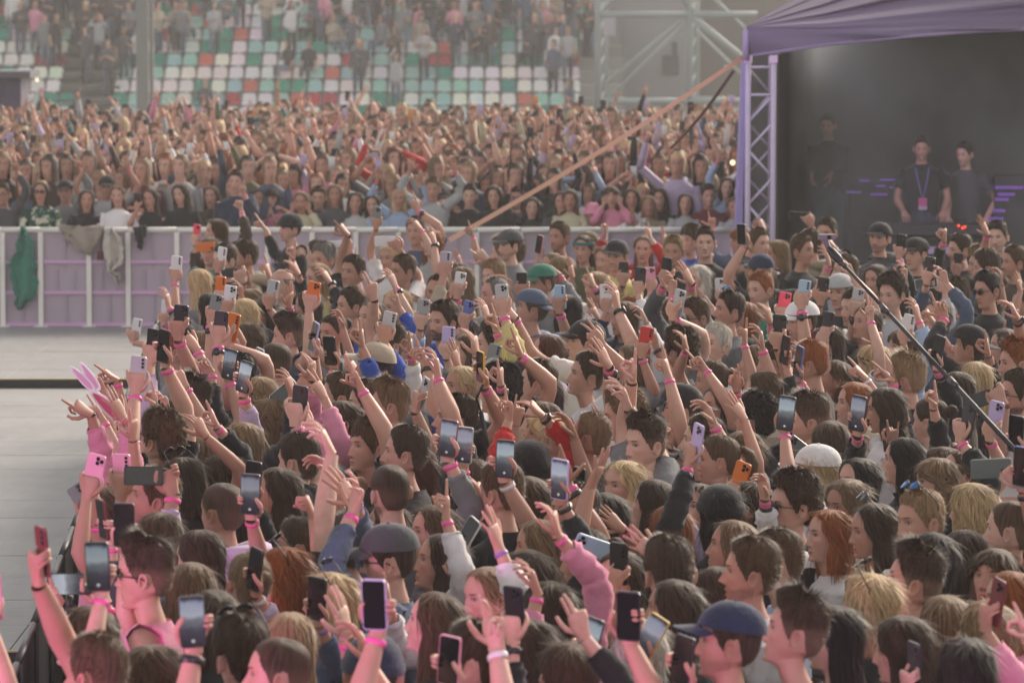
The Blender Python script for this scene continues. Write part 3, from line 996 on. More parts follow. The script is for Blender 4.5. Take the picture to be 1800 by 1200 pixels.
    for a in acc:
        k, _, c = a.partition(':')
        c = TC.get(c, (.02, .02, .02))
        if k in ('cap', 'bcap'):
            o = on_head('cap', CAP, c, 1.02, rz=math.pi if k == 'bcap' else 0, rx=.04)
            pk = link('peak', PEAK, o, c)
        elif k == 'beanie': on_head('beanie', BEANIE, c, 1.0)
        elif k == 'bucket': on_head('bucket_hat', BUCKET, c, 1.02)
        elif k == 'headband': on_head('headband', HEADBAND, c, 1.0)
        elif k == 'shades':
            o = on_head('sunglasses', GF, (.01, .01, .01)); link('lens', GL, o)
        elif k == 'bshades':
            o = on_head('sunglasses', GF, (.01, .01, .01)); l = link('lens', BLENS, o)
        elif k == 'glasses': on_head('glasses', RF, (.01, .01, .01))
        elif k in ('topshades', 'btopshades'):
            o = on_head('sunglasses', GF, (.01, .01, .01), 1.04, (0, -.022, .088), rx=.75); link('lens', GL if k == 'topshades' else BLENS, o)
        elif k == 'earring':
            for sd in (1, -1):
                m3 = MB(); m3.loft(tube_rings([(sd * .080, -.012, -.036), (sd * .081, -.012, -.048)], [.004, .003], 6))
                me3 = m3.mesh('earring', True); me3.materials.append(MAT['gloss']); on_head('earring', me3, (.75, .72, .65))
    # shirt with sleeves
    sh = MB(); S2 = 20
    a2 = -math.pi + np.arange(S2) / S2 * 2 * math.pi
    ca, sa = np.cos(a2), np.sin(a2)
    crew = [(1.450, .064, .040, .070), (1.435, .080, .050, .078), (1.415, .112, .062, .090)]
    body = [(1.400, .158, .078, .098), (1.372, .188, .092, .104), (1.315, .196, .110, .108), (1.18, .186, .124, .108), (1.05, .168, .116, .102), (.95, .178, .114, .112), (.86, .184, .110, .116)]
    if 'hood' in acc or sleeve == 'h':
        crew = [(1.465, .074, .05, .080)] + crew
    trs = []
    sr = np.random.default_rng(int(abs(x * 1000) + y * 100))
    for z, ww, f, b in crew + body:
        wob = 1 + sr.normal(0, .012, S2)
        trs.append(np.stack([ww * sw * sa * wob, np.where(ca > 0, f, b) * ca * wob, np.full(S2, z) + (.010 * (ca < 0) if z > 1.41 else 0)], -1) * s)
    sh.loft(np.array(trs)[:, ::-1], False, True)
    inn = np.array(trs[0]); inn2 = inn.copy(); inn2[:, :2] *= .93; inn2[:, 2] -= .012
    sh.loft(np.array([inn, inn2]), False, False)
    if 'hood' in acc or sleeve == 'h':
        hb = [(-.085, .015, 1.45), (-.10, -.06, 1.455), (-.06, -.12, 1.45), (0, -.14, 1.44), (.06, -.12, 1.45), (.10, -.06, 1.455), (.085, .015, 1.45)]
        sh.tube(np.array(hb) * s, np.array([.015, .036, .048, .052, .048, .036, .015]) * s, 8)
    for side, Sh, E, W, path, rad, Z_, low in arms:
        if sleeve == 'n': continue
        if sleeve == 's':
            k = [path[0] + (path[1] - path[0]) * -.15, path[1], path[2], path[2] * .45 + path[3] * .55]
            r = np.array([.064, .062, .060, .062]) * s
        elif sleeve == 'm':
            k = [path[0] + (path[1] - path[0]) * -.15, path[1], path[2], path[3], path[4], path[5], path[6]]
            r = np.array([.068, .066, .060, .057, .055, .053, .052]) * s
        else:
            k = [path[0] + (path[1] - path[0]) * -.15, path[1], path[2], path[3], path[4], path[5], path[6], path[7], path[8] * .75 + path[7] * .25, path[8]]
            r = np.array([.068, .062, .056, .052, .050, .050, .047, .042, .037, .031]) * s
            if not low:                       # the cuff slides down a raised arm
                k = k[:8] + [path[7] * .6 + path[8] * .4]; r = np.append(r[:8], .034 * s)
        # doubled rings with wrinkles
        kk = []; rr = []
        for i in range(len(k) - 1):
            for q in (0, .33, .67):
                kk.append(k[i] * (1 - q) + k[i + 1] * q); rr.append(r[i] * (1 - q) + r[i + 1] * q)
        kk.append(k[-1]); rr.append(r[-1])
        rr = np.array(rr) * (1 + sr.normal(0, .055, len(rr)))
        rg = tube_rings(np.array(kk), rr, 10)
        rg = rg + sr.normal(0, .0036, rg.shape)
        sh.loft(rg, False, False)
        lip = rg[-1] * .0 + rg[-1].mean(0) + (rg[-1] - rg[-1].mean(0)) * .86
        sh.loft(np.array([rg[-1], lip]), False, False)
    col = TC.get(top, (.3, .3, .3))
    j = .9 + .2 * rnd.random()
    o = sh.build('shirt', MAT['leaf'] if top == 'leaf' else MAT['cloth'], root, True, tuple(c * j for c in col))
    # trousers, one mesh shared by everybody
    link('trousers', TROUSERS, root, rnd.choice([(.03, .035, .05), (.05, .065, .10), (.015, .015, .018), (.09, .12, .18)])).scale = (s * sw ** .5, s, s)
    for W, E, X_, Y_, h, sc in bands:
        d = (W - E) / np.linalg.norm(W - E)
        yv = Y_ - d * Y_.dot(d); yv /= np.linalg.norm(yv); xv = np.cross(yv, d)
        M = Matrix(np.stack([xv, yv, d], 1).tolist()).to_4x4()
        off = .022
        if h.get('band'):
            M2 = M.copy(); M2.translation = Vector(W - d * off * s)
            o = link('wristband', BAND, root, {'p': (.85, .10, .36), 'w': (.75, .72, .74), 'l': (.30, .16, .50)}[h['band']])
            o.matrix_local = M2 @ Matrix.Scale(sc * 1.03, 4); off += .024
        if h.get('watch'):
            M2 = M.copy(); M2.translation = Vector(W - d * off * s)
            o = link('watch', WATCH, root, (.02, .02, .02) if h['watch'] == 'k' else (.45, .40, .33))
            o.matrix_local = M2 @ Matrix.Scale(sc * 1.08, 4)
    return root

def trouser_mesh():
    mb = MB()
    a = np.arange(12) / 12 * 2 * math.pi
    rings = [np.stack([w * np.cos(a), d * np.sin(a), np.full(12, z)], -1) for z, w, d in ((.99, .165, .115), (.93, .178, .122), (.86, .182, .122), (.80, .176, .112))]
    mb.loft(np.array(rings)[::-1], False, False)
    for s in (1, -1):
        pts = np.array([(s * .085, 0, .88), (s * .09, .01, .70), (s * .09, .015, .48), (s * .09, -.01, .30), (s * .09, -.015, .09)])
        mb.tube(pts, np.array([.100, .090, .068, .063, .058]), 8)
    me = mb.mesh('trousers'); me.materials.append(MAT['cloth']); return me
TROUSERS = trouser_mesh()
BLENS = GL.copy(); BLENS.materials.clear(); BLENS.materials.append(plain('mirror_lens', (.05, .16, .42), .1, metal=.6))

# ---------------------------------------------------------------- phones
def rbox(w, h, d, r, n=4, zc=0.0):
    """rounded slab, screen side +Y; returns MB"""
    mb = MB(); pts = []
    for cx, cz, a0 in ((w / 2 - r, h / 2 - r, 0), (-w / 2 + r, h / 2 - r, 90), (-w / 2 + r, -h / 2 + r, 180), (w / 2 - r, -h / 2 + r, 270)):
        for k in range(n):
            a = math.radians(a0 + 90 * k / (n - 1)); pts.append((cx + r * math.cos(a), cz + r * math.sin(a)))
    pts = np.array(pts)
    rings = []
    for y, g in ((-d / 2, .97), (-d / 2 + .0012, 1.0), (d / 2 - .0012, 1.0), (d / 2, .97)):
        rings.append(np.stack([pts[:, 0] * g, np.full(len(pts), y), pts[:, 1] * g + zc], -1))
    mb.loft(np.array(rings), True, True)
    return mb
PH_W, PH_H, PH_D = .074, .153, .0095
def slab(name, w, h, d, r, mat, off=(0, 0, 0)):
    mb = rbox(w, h, d, r); mb.v = [v + np.array(off) for v in mb.v]
    me = mb.mesh(name, False); me.materials.append(MAT[mat]); return me
PHB = slab('phone_body', PH_W, PH_H, PH_D, .010, 'gloss')
PHS = slab('screen', PH_W - .006, PH_H - .008, .0008, .008, 'screen')
PHS_OFF = slab('screen', PH_W - .006, PH_H - .008, .0008, .008, 'lens')
PHC3 = slab('camera_bump', .034, .036, .003, .008, 'gloss')
PHCV = slab('camera_bump', .016, .050, .003, .007, 'gloss')
def lens_me(r):
    mb = MB(); mb.loft(tube_rings([(0, 0, 0), (0, -.0035, 0)], [r, r * .95], 12), False, True)
    me = mb.mesh('camera_lens', False); me.materials.append(MAT['lens']); return me
LENS = lens_me(.0062); LENS2 = lens_me(.0078)
PCOL = dict(black=(.013, .013, .015), dark=(.03, .033, .038), white=(.74, .73, .74), silver=(.48, .48, .50), grey=(.22, .24, .24), pink=(.74, .34, .44), red=(.58, .03, .03), coral=(.85, .08, .14),
            orange=(.70, .17, .025), lilac=(.50, .42, .68), lblue=(.38, .52, .66), blue=(.12, .16, .42), gold=(.75, .48, .05), green=(.09, .14, .11), wine=(.16, .03, .035), teal=(.05, .30, .28), glitter=(.45, .40, .46), clear=(.35, .36, .37))

def build_phone(P, U, N, colour, lit, label, group, size=1.0):
    U = U / np.linalg.norm(U); N = N - U * N.dot(U); N = N / np.linalg.norm(N)
    X = np.cross(N, U)
    M = Matrix(np.stack([X, N, U], 1).tolist()).to_4x4()
    M.translation = Vector(P)
    root = empty('phone', (0, 0, 0)); root.matrix_world = M @ Matrix.Scale(size, 4)
    tag(root, label, 'phone', group)
    c = PCOL[colour]
    link('phone_body', PHB, root, c)
    g = .7 + .6 * rnd.random()
    link('screen', PHS if lit else PHS_OFF, root, (g, g * (.9 + .15 * rnd.random()), g), loc=(0, PH_D / 2 + .0001, 0))
    cc = tuple(min(.8, k * .8 + .01) for k in c)
    if rnd.random() < .6:
        b = link('camera_bump', PHC3, root, cc, loc=(.017, -PH_D / 2 - .001, .054))
        for dx, dz in ((-.008, .008), (-.008, -.009), (.008, 0)):
            link('camera_lens', LENS2, b, loc=(dx, -.001, dz))
    else:
        b = link('camera_bump', PHCV, root, cc, loc=(.022, -PH_D / 2 - .001, .046))
        for dz in (.016, 0, -.016):
            link('camera_lens', LENS, b, loc=(0, -.001, dz))
    return root
# ---------------------------------------------------------------- who stands where: head centre in the photograph, heading, looks; landmark phrase last
PEOPLE = '''
sung 262 1012 96 m quiff dbr pink s shades | man in black sunglasses filming at the barrier
blb1 340 1045 150 f straight lbr black l - |
dkb1 352 985 165 f straight dbr dgrey l - |
buzz 397 902 128 m buzz dbr lilac h - | man with shaved head in the lilac hoodie
brn2 285 952 160 f bob brn black l - |
wavb 440 1030 150 f bun lbr lilac l - |
top1 432 1158 150 m side dbr black s topshades | man with sunglasses pushed up on dark hair
bot1 492 1192 170 m buzz dbr dgrey s - |
bls1 512 1138 172 f straight snd black l - | woman with straight sandy hair seen from behind
bot2 268 1200 150 f bob brn pink s - |
bot3 175 1192 120 m crop brn grey s - |
btop 585 1062 110 f bob bln denim l btopshades | blond woman with sunglasses on her head
ging 505 1015 100 f bob gng black l topshades |
prof 532 962 95 f bun dbr black l - |
gcap 690 985 96 m crop dbr denim l cap:dgrey,shades | man in the dark grey cap
grej 690 868 152 m buzz dbr grey l - | man with cropped hair in the grey denim jacket
smoo 768 1098 100 f straight brn black l - | woman with smooth brown hair hanging straight
dkpf 835 1165 98 m crop dbr black s - |
brup 778 990 78 f straight dbr white l - | brunette woman gazing up in a white top
brst 768 938 74 f straight brn black s - |
bigb 968 1080 155 f bob dbr pink l - |
pink 862 1052 60 f tucked lbr white l - |
bot4 1000 1192 160 f bob brn black l - |
bkln 950 965 150 f straight lbr black l - |
arch 1035 985 92 f bun dbr beige s earring |
behp 1095 1022 40 f straight dbr black n - | woman behind a tall black phone with bare arms
redh 1182 938 158 f straight gng black l - | woman with copper red hair seen from behind
curl 1182 1012 165 m side dbr beige s - |
sleek 1292 965 93 f straight lbr beige l - | woman with ashy hair tucked behind her ear
blkb 1270 905 150 f bob blk black l beanie:black |
blus 1372 992 95 m crop brn lblue s bshades | man in blue mirrored sunglasses
blu2 1326 1008 92 m crop brn white s - |
dk10 1262 1052 165 f straight dbr black l - |
dk11 1185 1078 165 f straight dbr black l - |
navy 1288 1132 95 m crop dbr black s cap:navy | man in the navy cap
lowm 1405 1115 98 m quiff dbr black s - | man with swept dark hair beside the navy cap
lblk 1470 1125 160 f straight blk black l - |
blsg 1532 1065 118 f bob bln black l topshades | blond woman with sunglasses hooked in her hair
fade 1612 1025 98 m quiff dbr black s - | man with a high fade and bare neck
smil 1540 935 78 f straight dbr olive l topshades | smiling woman with sunglasses on dark hair
sgbk 1622 920 62 m crop snd white s btopshades | man with sandy hair and raised mirrored glasses
blwv 1712 900 125 f wavy bln black l - | woman with wavy blond hair
edge 1782 935 110 m buzz brn black s - |
bob2 1752 1018 32 f bangs brn black l - | woman with a curtain fringe peering over a phone
dk12 1588 1145 165 f straight dbr black l - |
lbk2 1665 1105 165 f straight lbr black l - |
wav3 1735 1120 150 f wavy snd pink l - |
blk4 1702 1185 165 f bob blk black l - |
shad 1398 892 70 m curly dbr black s shades | man with dark curls and sunglasses
upwd 1322 892 92 f tucked dbr white l - |
sngf 1492 892 58 f wavy lbr beige l - |
ging2 1462 945 72 f bob gng white l - |
wcap 1440 832 102 f straight bln white s cap:white | woman in the clean white cap
lngb 1465 782 158 f straight brn black l - | woman with very long brown hair
dksl 1592 812 102 f straight blk black l earring | woman with sleek black hair
bgwv 1560 722 95 f wavy dbr white l - | woman with a cloud of dark waves
shrt 1428 742 95 m quiff brn black s - |
mout 1470 668 84 f tucked brn black l - | woman with parted lips and smoothed brown hair
lstr 1345 690 100 f straight brn beige l - |
prf3 1332 640 92 f tucked lbr beige l - |
blkc 1328 742 150 f curly blk black l - |
dkwm 1266 718 62 f straight dbr black l - |
bwds 1205 722 98 m crop dbr white s bcap:black,glasses | man in the black cap worn backwards
gryj 1138 782 56 m quiff dbr grey s - | man with a sculpted quiff in the grey shirt
blnd 1100 855 52 f bob bln pink s - | woman with a chin length blond bob
yngm 1035 662 78 m crop dbr white s - | pale young man in the white shirt
bcap 1032 603 84 m crop dbr white s cap:black | tall man in the black peaked cap
hbnd 1255 672 92 f pony brn black l - |
frck 1230 895 42 f straight brn lilac l - | brown haired woman with a pink lit face
scru 1268 812 94 f pony brn dgrey l - |
curb 1098 735 80 m curly lbr white s - |
bald 1042 772 115 m reced lbr black s - |
upbl 990 782 72 f bangs bln pink l - |
upb2 962 768 80 f bangs bln black l - |
shor 955 745 86 f tucked brn beige l - |
curd 958 700 112 f wavy dbr black l - |
mbrn 948 676 100 m crop brn black s - |
mess 880 690 120 m curly blk black s - |
bbea 935 822 160 f bob blk red l beanie:black | woman under a round black beanie
shbk 885 868 150 m crop brn black s - |
lngk 930 885 165 f straight brn black l - |
dkpr 805 740 84 m crop dbr black s - |
lbrl 722 668 88 f straight lbr grey l - | woman with shoulder long light brown hair
wca2 662 645 112 m crop dbr blue l cap:beige | man in the beige cap
sand 690 716 92 m quiff lbr white s - | man with a sandy brown fade
san2 650 712 90 m crop brn white s - |
fring 652 790 58 m fringe brn black s - | boy with a tousled fringe
dkm5 718 800 96 m crop dbr black s - |
glas 735 832 74 f straight auburn lblue s glasses | red brown haired woman in thin glasses
rece 530 815 118 m crop dbr black s - |
pros 492 868 84 f straight dbr black l - | dark haired woman lit rosy in profile
curm 284 778 118 m curly brn black s - | man with a mop of brown curls
ltop 350 808 150 f bangs lbr white l - |
dkb6 395 842 150 f straight dbr black l - |
buz2 312 745 125 m buzz dbr lilac h - |
dkqf 340 708 105 m quiff dbr black s - |
sgtp 325 850 135 f bob dbr black l topshades |
pout 275 878 80 m crop brn pink s - |
edg1 225 862 85 f bob brn pink l - |
edg2 188 905 85 f straight brn pink l - |
shd1 512 592 95 m quiff dbr denim l - |
shd2 488 640 122 m buzz dbr denim l - | man with a dark buzz cut
shou 588 586 48 f bun dbr grey s - | woman singing with her mouth wide open
must 782 568 46 m side dbr blue l - | man with a moustache and tousled dark hair
bsmi 770 514 15 m reced brn beige l - | smiling balding man in a beige jumper
fad2 686 608 62 m quiff dbr lblue s - |
gry1 572 458 45 m side gry beige s - |
dk20 622 480 40 m crop dbr black s - |
mn21 712 478 60 m crop brn white l - |
bln22 688 455 35 f tucked bln white l - |
mn23 732 408 20 m crop brn denim s - |
bea24 512 402 60 m crop dbr black l beanie:black | man in the black beanie
dk25 435 452 80 m crop dbr beige h - | dark haired man in the beige hoodie
bk26 382 408 70 f bob brn brown l - |
ph27 370 442 20 f tucked brn teal l - |
ct28 398 458 50 m crop dbr black l - |
bl29 352 500 130 f straight bln grey l - |
dk30 372 545 120 f straight blk grey l - |
dk31 468 552 60 f bob blk black l - |
gl32 498 502 45 m bald gry black l topshades |
lb33 430 555 140 f straight bln grey l - |
fm34 762 428 40 f bangs gng orange l - |
dk35 545 540 95 f straight dbr black l - |
cp36 898 432 60 m crop dbr grey l cap:dgrey | man in the charcoal cap by the fence
gc37 955 498 62 m crop dbr grey l cap:green | man in the green and black cap
bd38 872 520 70 m reced gry grey l - |
dn39 940 545 95 m crop brn lblue s bcap:denim | man in the washed denim cap
bk40 1000 548 140 f bob blk black l - |
mn41 985 418 40 m crop brn black s - |
gh42 1028 438 25 f tucked dbr olive l headband:teal | woman with a turquoise headband
bc43 1086 452 25 m crop dbr yellow l cap:black | man in the black cap with a shadowed face
rd44 1132 438 10 f tucked lbr red l - | woman in the red top with both arms raised
mn45 1184 442 15 m crop snd black s - |
dk46 1240 428 5 m crop dbr black l - | stern dark haired man in the black jacket
ol47 1228 492 45 f bob wht lblue l - |
dk48 1332 430 -40 m crop brn black s - |
sh49 1285 548 72 m crop dbr grey s btopshades | man with blue sunglasses up on his head
wh50 1262 608 50 f side wht white l - | older woman with short white hair
gr51 1170 552 80 f bob brn white l - |
cp52 1335 478 -30 m crop dbr black s bcap:navy |
gg53 1340 512 50 m crop gng green s - |
bk54 1310 560 65 f straight gng black l - |
mn55 1408 442 -55 m crop brn black s - |
gr56 1455 410 30 m crop dbr navy l - |
hd57 1428 432 120 m crop dbr khaki h - |
bd58 1548 420 30 m crop dbr dgrey h cap:black | bearded man in the black cap at the tent
cp59 1612 448 50 m crop dbr black l cap:black |
yg60 1755 418 25 m side dbr black l - | young man with dark hair at the tent
mn61 1785 462 70 m crop brn brown s - |
hr62 1738 472 100 m side dbr black l - |
sg63 1738 512 55 m side blk black l shades |
wm64 1542 492 40 f straight dbr black l - |
cp65 1480 515 35 m crop gry black l bcap:lgrey | man in the light grey cap
mn66 1505 545 55 m crop dbr lgrey s - |
tr67 1412 566 70 m crop dbr white s cap:white | man in the white trucker cap
fm68 1460 605 60 f straight dbr black l - |
fm69 1392 590 65 f straight dbr burg l - |
fm70 1590 612 70 f bangs brn lblue l - |
bc71 1710 612 112 m crop dbr black l bcap:black | man in the black baseball cap facing away
bl72 1718 672 145 f straight bln black l - | woman with long straight blond hair
dk73 1685 690 110 f straight dbr brown l - |
lw74 1768 612 80 f wavy dbr black l - |
mn75 1790 640 78 m quiff gng grey s - |
gl76 1792 698 72 m side dbr white s glasses | bearded man in dark glasses
sf77 1600 668 120 m quiff snd black s - | man with a ginger fade
bk78 1640 742 120 f bun dbr black l - |
bk79 1660 830 150 f bob brn black l - |
fm80 1692 836 78 f tucked brn white l - |
fm81 1650 850 80 f bangs lbr black l - |
fm82 1512 850 60 f straight blk black l - |
bw83 1505 712 80 f wavy gng beige l - |
bw84 1525 570 60 f tucked brn black l - |
bw85 1570 520 40 m curly dbr lgrey l - |
bw86 1690 440 70 m crop dbr black l - |
bw87 1648 560 60 f straight brn denim l - |
bw88 1225 560 60 m crop brn dgrey l shades |
bw89 1100 560 60 f straight brn navy l - |
bw90 1115 640 75 f bob lbr grey l - |
bw91 1195 620 120 m curly dbr grey l - |
bw92 1050 505 50 f straight snd white l - |
bw93 820 620 60 f bob brn lblue l - |
bw94 868 610 80 m curly dbr yellow l - |
bw95 815 680 66 f tucked bln white l - |
bw96 620 540 70 m crop dbr black l - |
bw97 560 490 60 f tucked snd yellow l - |
bw98 655 560 50 f straight brn blue l - |
bw99 700 540 60 f wavy bln blue l - |
ba01 440 600 110 f straight brn grey l - |
ba02 355 615 110 f bangs lbr black l - |
ba03 420 660 120 m crop blk black s - |
ba04 460 700 130 f bangs snd black l - |
ba05 480 740 120 f bangs lbr black l - |
ba06 552 700 90 m crop brn white s - |
ba07 600 700 86 m crop brn white s - |
ba08 605 745 80 f tucked dbr pink l - |
ba09 560 850 150 f straight lbr black l - |
ba10 835 855 90 f bun brn black l - |
ba11 1010 905 160 m crop dbr black s - |
ba12 1065 915 150 f straight blk black l - |
ba13 1150 890 150 f straight dbr black l - |
ba14 1365 640 110 m crop dbr black s - |
ba15 1430 640 110 m crop gng brown s - |
ba16 1540 640 110 f bangs bln white l - |
ba17 1390 700 85 f straight lbr black l - |
ba18 1240 780 100 m crop dbr black s - |
ba19 1310 800 92 f tucked lbr white l - |
ba20 620 960 150 m crop dbr black s - |
ba21 930 1020 155 f straight dbr black l - |
ba22 1130 1150 160 f straight wht black l - |
ba23 930 1150 160 f straight dbr pink l - |
ba24 660 1192 170 m crop dbr navy s beanie:navy |
ba25 380 1095 160 f straight dbr black l - |
ba26 1780 1060 90 f straight gng pink s - |
ba27 1640 990 150 f straight blk black l - |
ba28 1700 985 150 f straight dbr black l - |
'''
# raised hands: u v pose tilt owner(- = whoever is near) flags; phones: colour, side (S lit screen, s dark screen, B lens side), yaw, roll; x = no wristband
HANDS_TXT = '''
85 1042 two 20 sung -
122 1026 PH:black:S:-12:90 0 sung2 -
75 968 PH:wine:B:60:4 0 - x
172 995 PH:black:S:10:2 0 - -
218 922 PH:black:s:5:0 0 - -
180 912 PH:wine:s:62:6 0 - -
165 832 PH:pink:B:18:-12 0 - x
147 880 PH:grey:B:-30:30 0 - x
252 836 PH:black:s:10:88 0 buzz p
338 1092 PH:dark:S:-8:2 0 - -
448 1000 PH:black:s:50:-8 0 wavb w
557 1052 PH:black:s:30:-3 0 - l
658 1062 PH:lilac:s:14:2 0 - -
905 1072 PH:black:B:40:5 0 - -
1035 1125 PH:dark:S:20:-14 0 - p
1105 1082 PH:black:s:20:0 0 - x
1142 1120 PH:gold:S:24:-28 0 - x
1088 990 PH:black:B:34:0 0 behp x
1125 960 open 55 behp p
1045 962 PH:lblue:B:30:70 0 arch x
790 1160 PH:pink:s:30:-4 0 dkpf x
820 942 PH:white:s:50:-30 0 - p
1608 1170 PH:dark:B:65:3 0 - x
1752 1058 PH:wine:B:66:-8 0 bob2 x
445 842 PH:black:s:24:-4 0 - p
440 868 PH:dark:S:10:-2 0 - x
595 832 PH:dark:S:20:66 0 fring p
788 770 PH:wine:S:20:-6 0 - x
815 782 PH:silver:S:12:-4 0 - p
888 806 PH:black:S:8:-3 0 shbk w
984 842 PH:lilac:S:34:-2 0 - x
1018 852 PH:green:s:44:-2 0 blnd p
404 640 PH:black:S:24:-8 0 - p
430 662 PH:black:S:30:-12 0 - p
454 636 PH:white:S:50:-10 0 - -
500 690 PH:white:s:20:-50 0 ba05 x
527 708 PH:dark:B:30:-4 0 - x
745 690 PH:silver:B:66:-12 0 - -
1382 726 PH:dark:S:14:-6 0 wcap x
1508 726 PH:black:S:32:-6 0 - p
1408 790 PH:grey:B:20:52 0 - p
1225 778 PH:lilac:B:64:-8 0 - p
1300 842 PH:orange:B:36:-16 0 frck x
1750 735 PH:lilac:B:40:-6 0 - p
1702 738 PH:dark:B:55:-10 0 - p
1718 704 PH:black:B:60:-70 0 - x
1742 823 PH:green:B:8:-86 0 - x
1786 762 PH:black:s:40:-2 0 - x
1796 820 PH:blue:s:40:-2 0 - x
1648 616 PH:dark:s:50:-10 0 - x
1404 635 PH:blue:s:66:-8 0 - p
1380 615 PH:wine:s:60:-6 0 - x
845 645 PH:gold:s:62:0 0 - -
1135 598 PH:red:B:12:-10 0 - x
1193 532 PH:silver:B:40:-10 0 - p
1266 507 PH:white:B:16:4 0 ol47 x
1065 520 PH:white:B:20:6 0 - x
985 522 PH:lblue:B:30:4 0 - -
883 523 PH:silver:B:14:6 0 - -
918 498 PH:black:B:14:4 0 gc37 -
1096 478 PH:black:B:6:-2 0 bc43 x
1125 490 PH:dark:B:14:-4 0 - x
1172 474 PH:black:B:40:-2 0 - p
1143 488 PH:pink:B:10:3 0 - x
1378 535 PH:coral:B:12:-8 0 fm69 x
1413 514 PH:lblue:B:14:-6 0 - x
1446 508 PH:black:B:14:-6 0 - x
1507 528 PH:silver:B:14:-8 0 mn66 x
1370 578 PH:dark:B:20:-2 0 - x
1456 570 PH:black:B:34:-4 0 fm68 x
1402 380 PH:dark:B:14:86 0 gr56 x
1584 430 PH:black:B:24:-4 0 - p
1634 472 PH:dark:B:34:-4 0 - x
1684 462 PH:dark:B:14:-4 0 bw86 p
1628 498 PH:white:s:30:-80 0 - x
1596 575 PH:white:B:30:-10 0 fm70 x
743 548 PH:clear:B:14:-6 0 - x
683 572 PH:silver:B:16:-10 0 - x
788 598 PH:lilac:B:14:-2 0 - x
823 550 PH:blue:B:30:-8 0 must x
808 498 PH:white:B:16:-8 0 - -
782 462 PH:glitter:B:12:-4 0 - x
676 424 PH:white:B:6:-90 0 bln22 -
588 432 PH:white:B:16:-84 0 gry1 x
550 518 PH:orange:B:14:-10 0 - x
552 592 PH:lilac:s:62:-12 0 - x
580 616 PH:black:s:30:4 0 - x
505 562 PH:clear:B:14:-4 0 dk31 x
479 514 PH:silver:B:16:-8 0 gl32 x
404 524 PH:white:B:14:-6 0 - x
388 506 PH:orange:B:18:-2 0 - x
408 575 PH:orange:B:20:-12 0 - x
388 572 PH:dark:B:12:-6 0 - -
378 540 PH:grey:B:24:-12 0 - x
400 480 PH:dark:B:14:-86 0 ct28 x
346 410 PH:coral:B:30:-4 0 bk26 x
362 434 PH:orange:B:8:-86 0 ph27 p
310 470 PH:white:B:12:-4 0 - x
292 546 PH:white:B:20:-4 0 - x
318 562 PH:black:B:14:-4 0 - x
240 578 PH:white:B:24:-10 0 - -
288 608 PH:wine:s:40:-6 0 - x
270 606 PH:black:B:30:-4 0 - x
243 655 PH:silver:B:16:-4 0 - x
1200 1160 PH:dark:s:40:-8 0 - x
980 905 relax 0 - p
1650 540 gun 30 - p
180 640 point 62 - p
170 668 relax 30 - x
132 716 point 62 - x
168 716 point 28 - p
222 745 relax 20 - x
270 690 point 2 - x
235 742 point -4 - x
374 722 point 12 - p
330 600 open 45 - x
352 640 gun 50 - p
312 552 point 4 - p
296 520 relax 0 - x
436 492 point 6 dk25 p
458 392 point 34 - x
424 356 fist 0 - p
516 440 point -10 - x
512 520 open -14 - p
598 402 point 48 - x
622 452 gun -10 - x
652 505 two 14 - x
688 486 relax 20 - p
658 535 point 22 bw98 x
802 452 open 30 - p
842 448 gun 62 - p
888 545 open 48 bcap p
966 476 point 62 gc37 p
1044 590 two 40 - x
1040 484 point 10 - p
1128 546 relax 20 - w
1142 404 point 6 rd44 x
1064 396 point -6 rd44 p
1204 482 open 35 - -
1214 530 relax 14 - p
1056 622 open 32 - p
912 600 point 6 - p
852 540 relax 14 - p
1112 642 point -2 - x
1292 662 two 10 - p
1312 582 point -8 - x
576 716 gun 12 ba06 x
504 668 relax 20 - x
545 560 point -12 shou p
598 555 relax 10 shou x
638 588 point -4 - x
616 640 point 34 - x
626 660 peace 20 - p
655 655 point 5 - x
524 735 two 40 - x
565 768 relax 30 - x
538 878 fist 20 - x
600 858 open 42 - l
555 812 relax 50 - x
626 870 relax -10 - p
790 878 point -10 - p
806 985 point 6 brup p
868 928 open 14 - l
1052 830 open -28 - x
1070 912 open 50 - p
892 710 point 4 - x
912 720 gun -12 - x
1022 748 horns 6 - p
1000 745 relax 20 - x
1180 760 point 4 bwds w
1292 716 open 36 - x
1505 648 point 44 - w
1548 658 point 56 - p
1545 588 gun -6 - p
1570 758 horns 0 bgwv x
1630 548 fist 30 - w
1702 548 gun 8 - p
1735 602 point 6 - x
1778 540 relax 28 - x
1756 482 relax 10 - x
1660 408 fist 0 - p
1590 478 relax 0 - x
1660 478 relax 10 - x
1496 470 relax 14 - x
1452 450 relax 18 - p
1340 590 relax 0 - x
1408 620 relax -10 - x
1000 470 open 20 - x
1150 590 relax 10 - x
1085 520 relax 0 - x
1185 500 relax -10 - p
760 540 relax 8 - x
722 600 point 2 - p
700 520 point 4 - x
570 480 relax 30 - x
548 640 relax 0 - x
470 470 point 12 - p
425 505 relax 0 - x
835 600 relax 6 - w
800 620 open 12 - x
868 560 point 12 - p
930 560 relax 20 - p
1240 600 relax 4 - p
1270 560 two 0 - x
1350 545 relax 12 - p
1420 545 point 12 - x
1610 540 relax 12 - x
1640 690 point 4 - x
1690 620 relax 12 - p
1776 700 relax 0 - p
1245 720 relax 20 - x
1170 640 point 14 - p
1100 690 relax 10 - x
770 640 relax 0 - p
740 620 point 22 - x
880 650 point 0 - p
935 710 relax 40 - x
415 600 relax 20 - x
340 655 relax 60 - x
300 640 two 30 - p
290 700 relax 10 - x
350 740 relax 22 - x
200 710 open 30 - p
680 1030 point 4 - x
600 1080 open 12 - x
640 1125 relax 6 - p
1020 1080 two 10 - x
870 1100 two 4 - w
1180 880 relax 30 - x
1795 1090 point 20 - p
'''
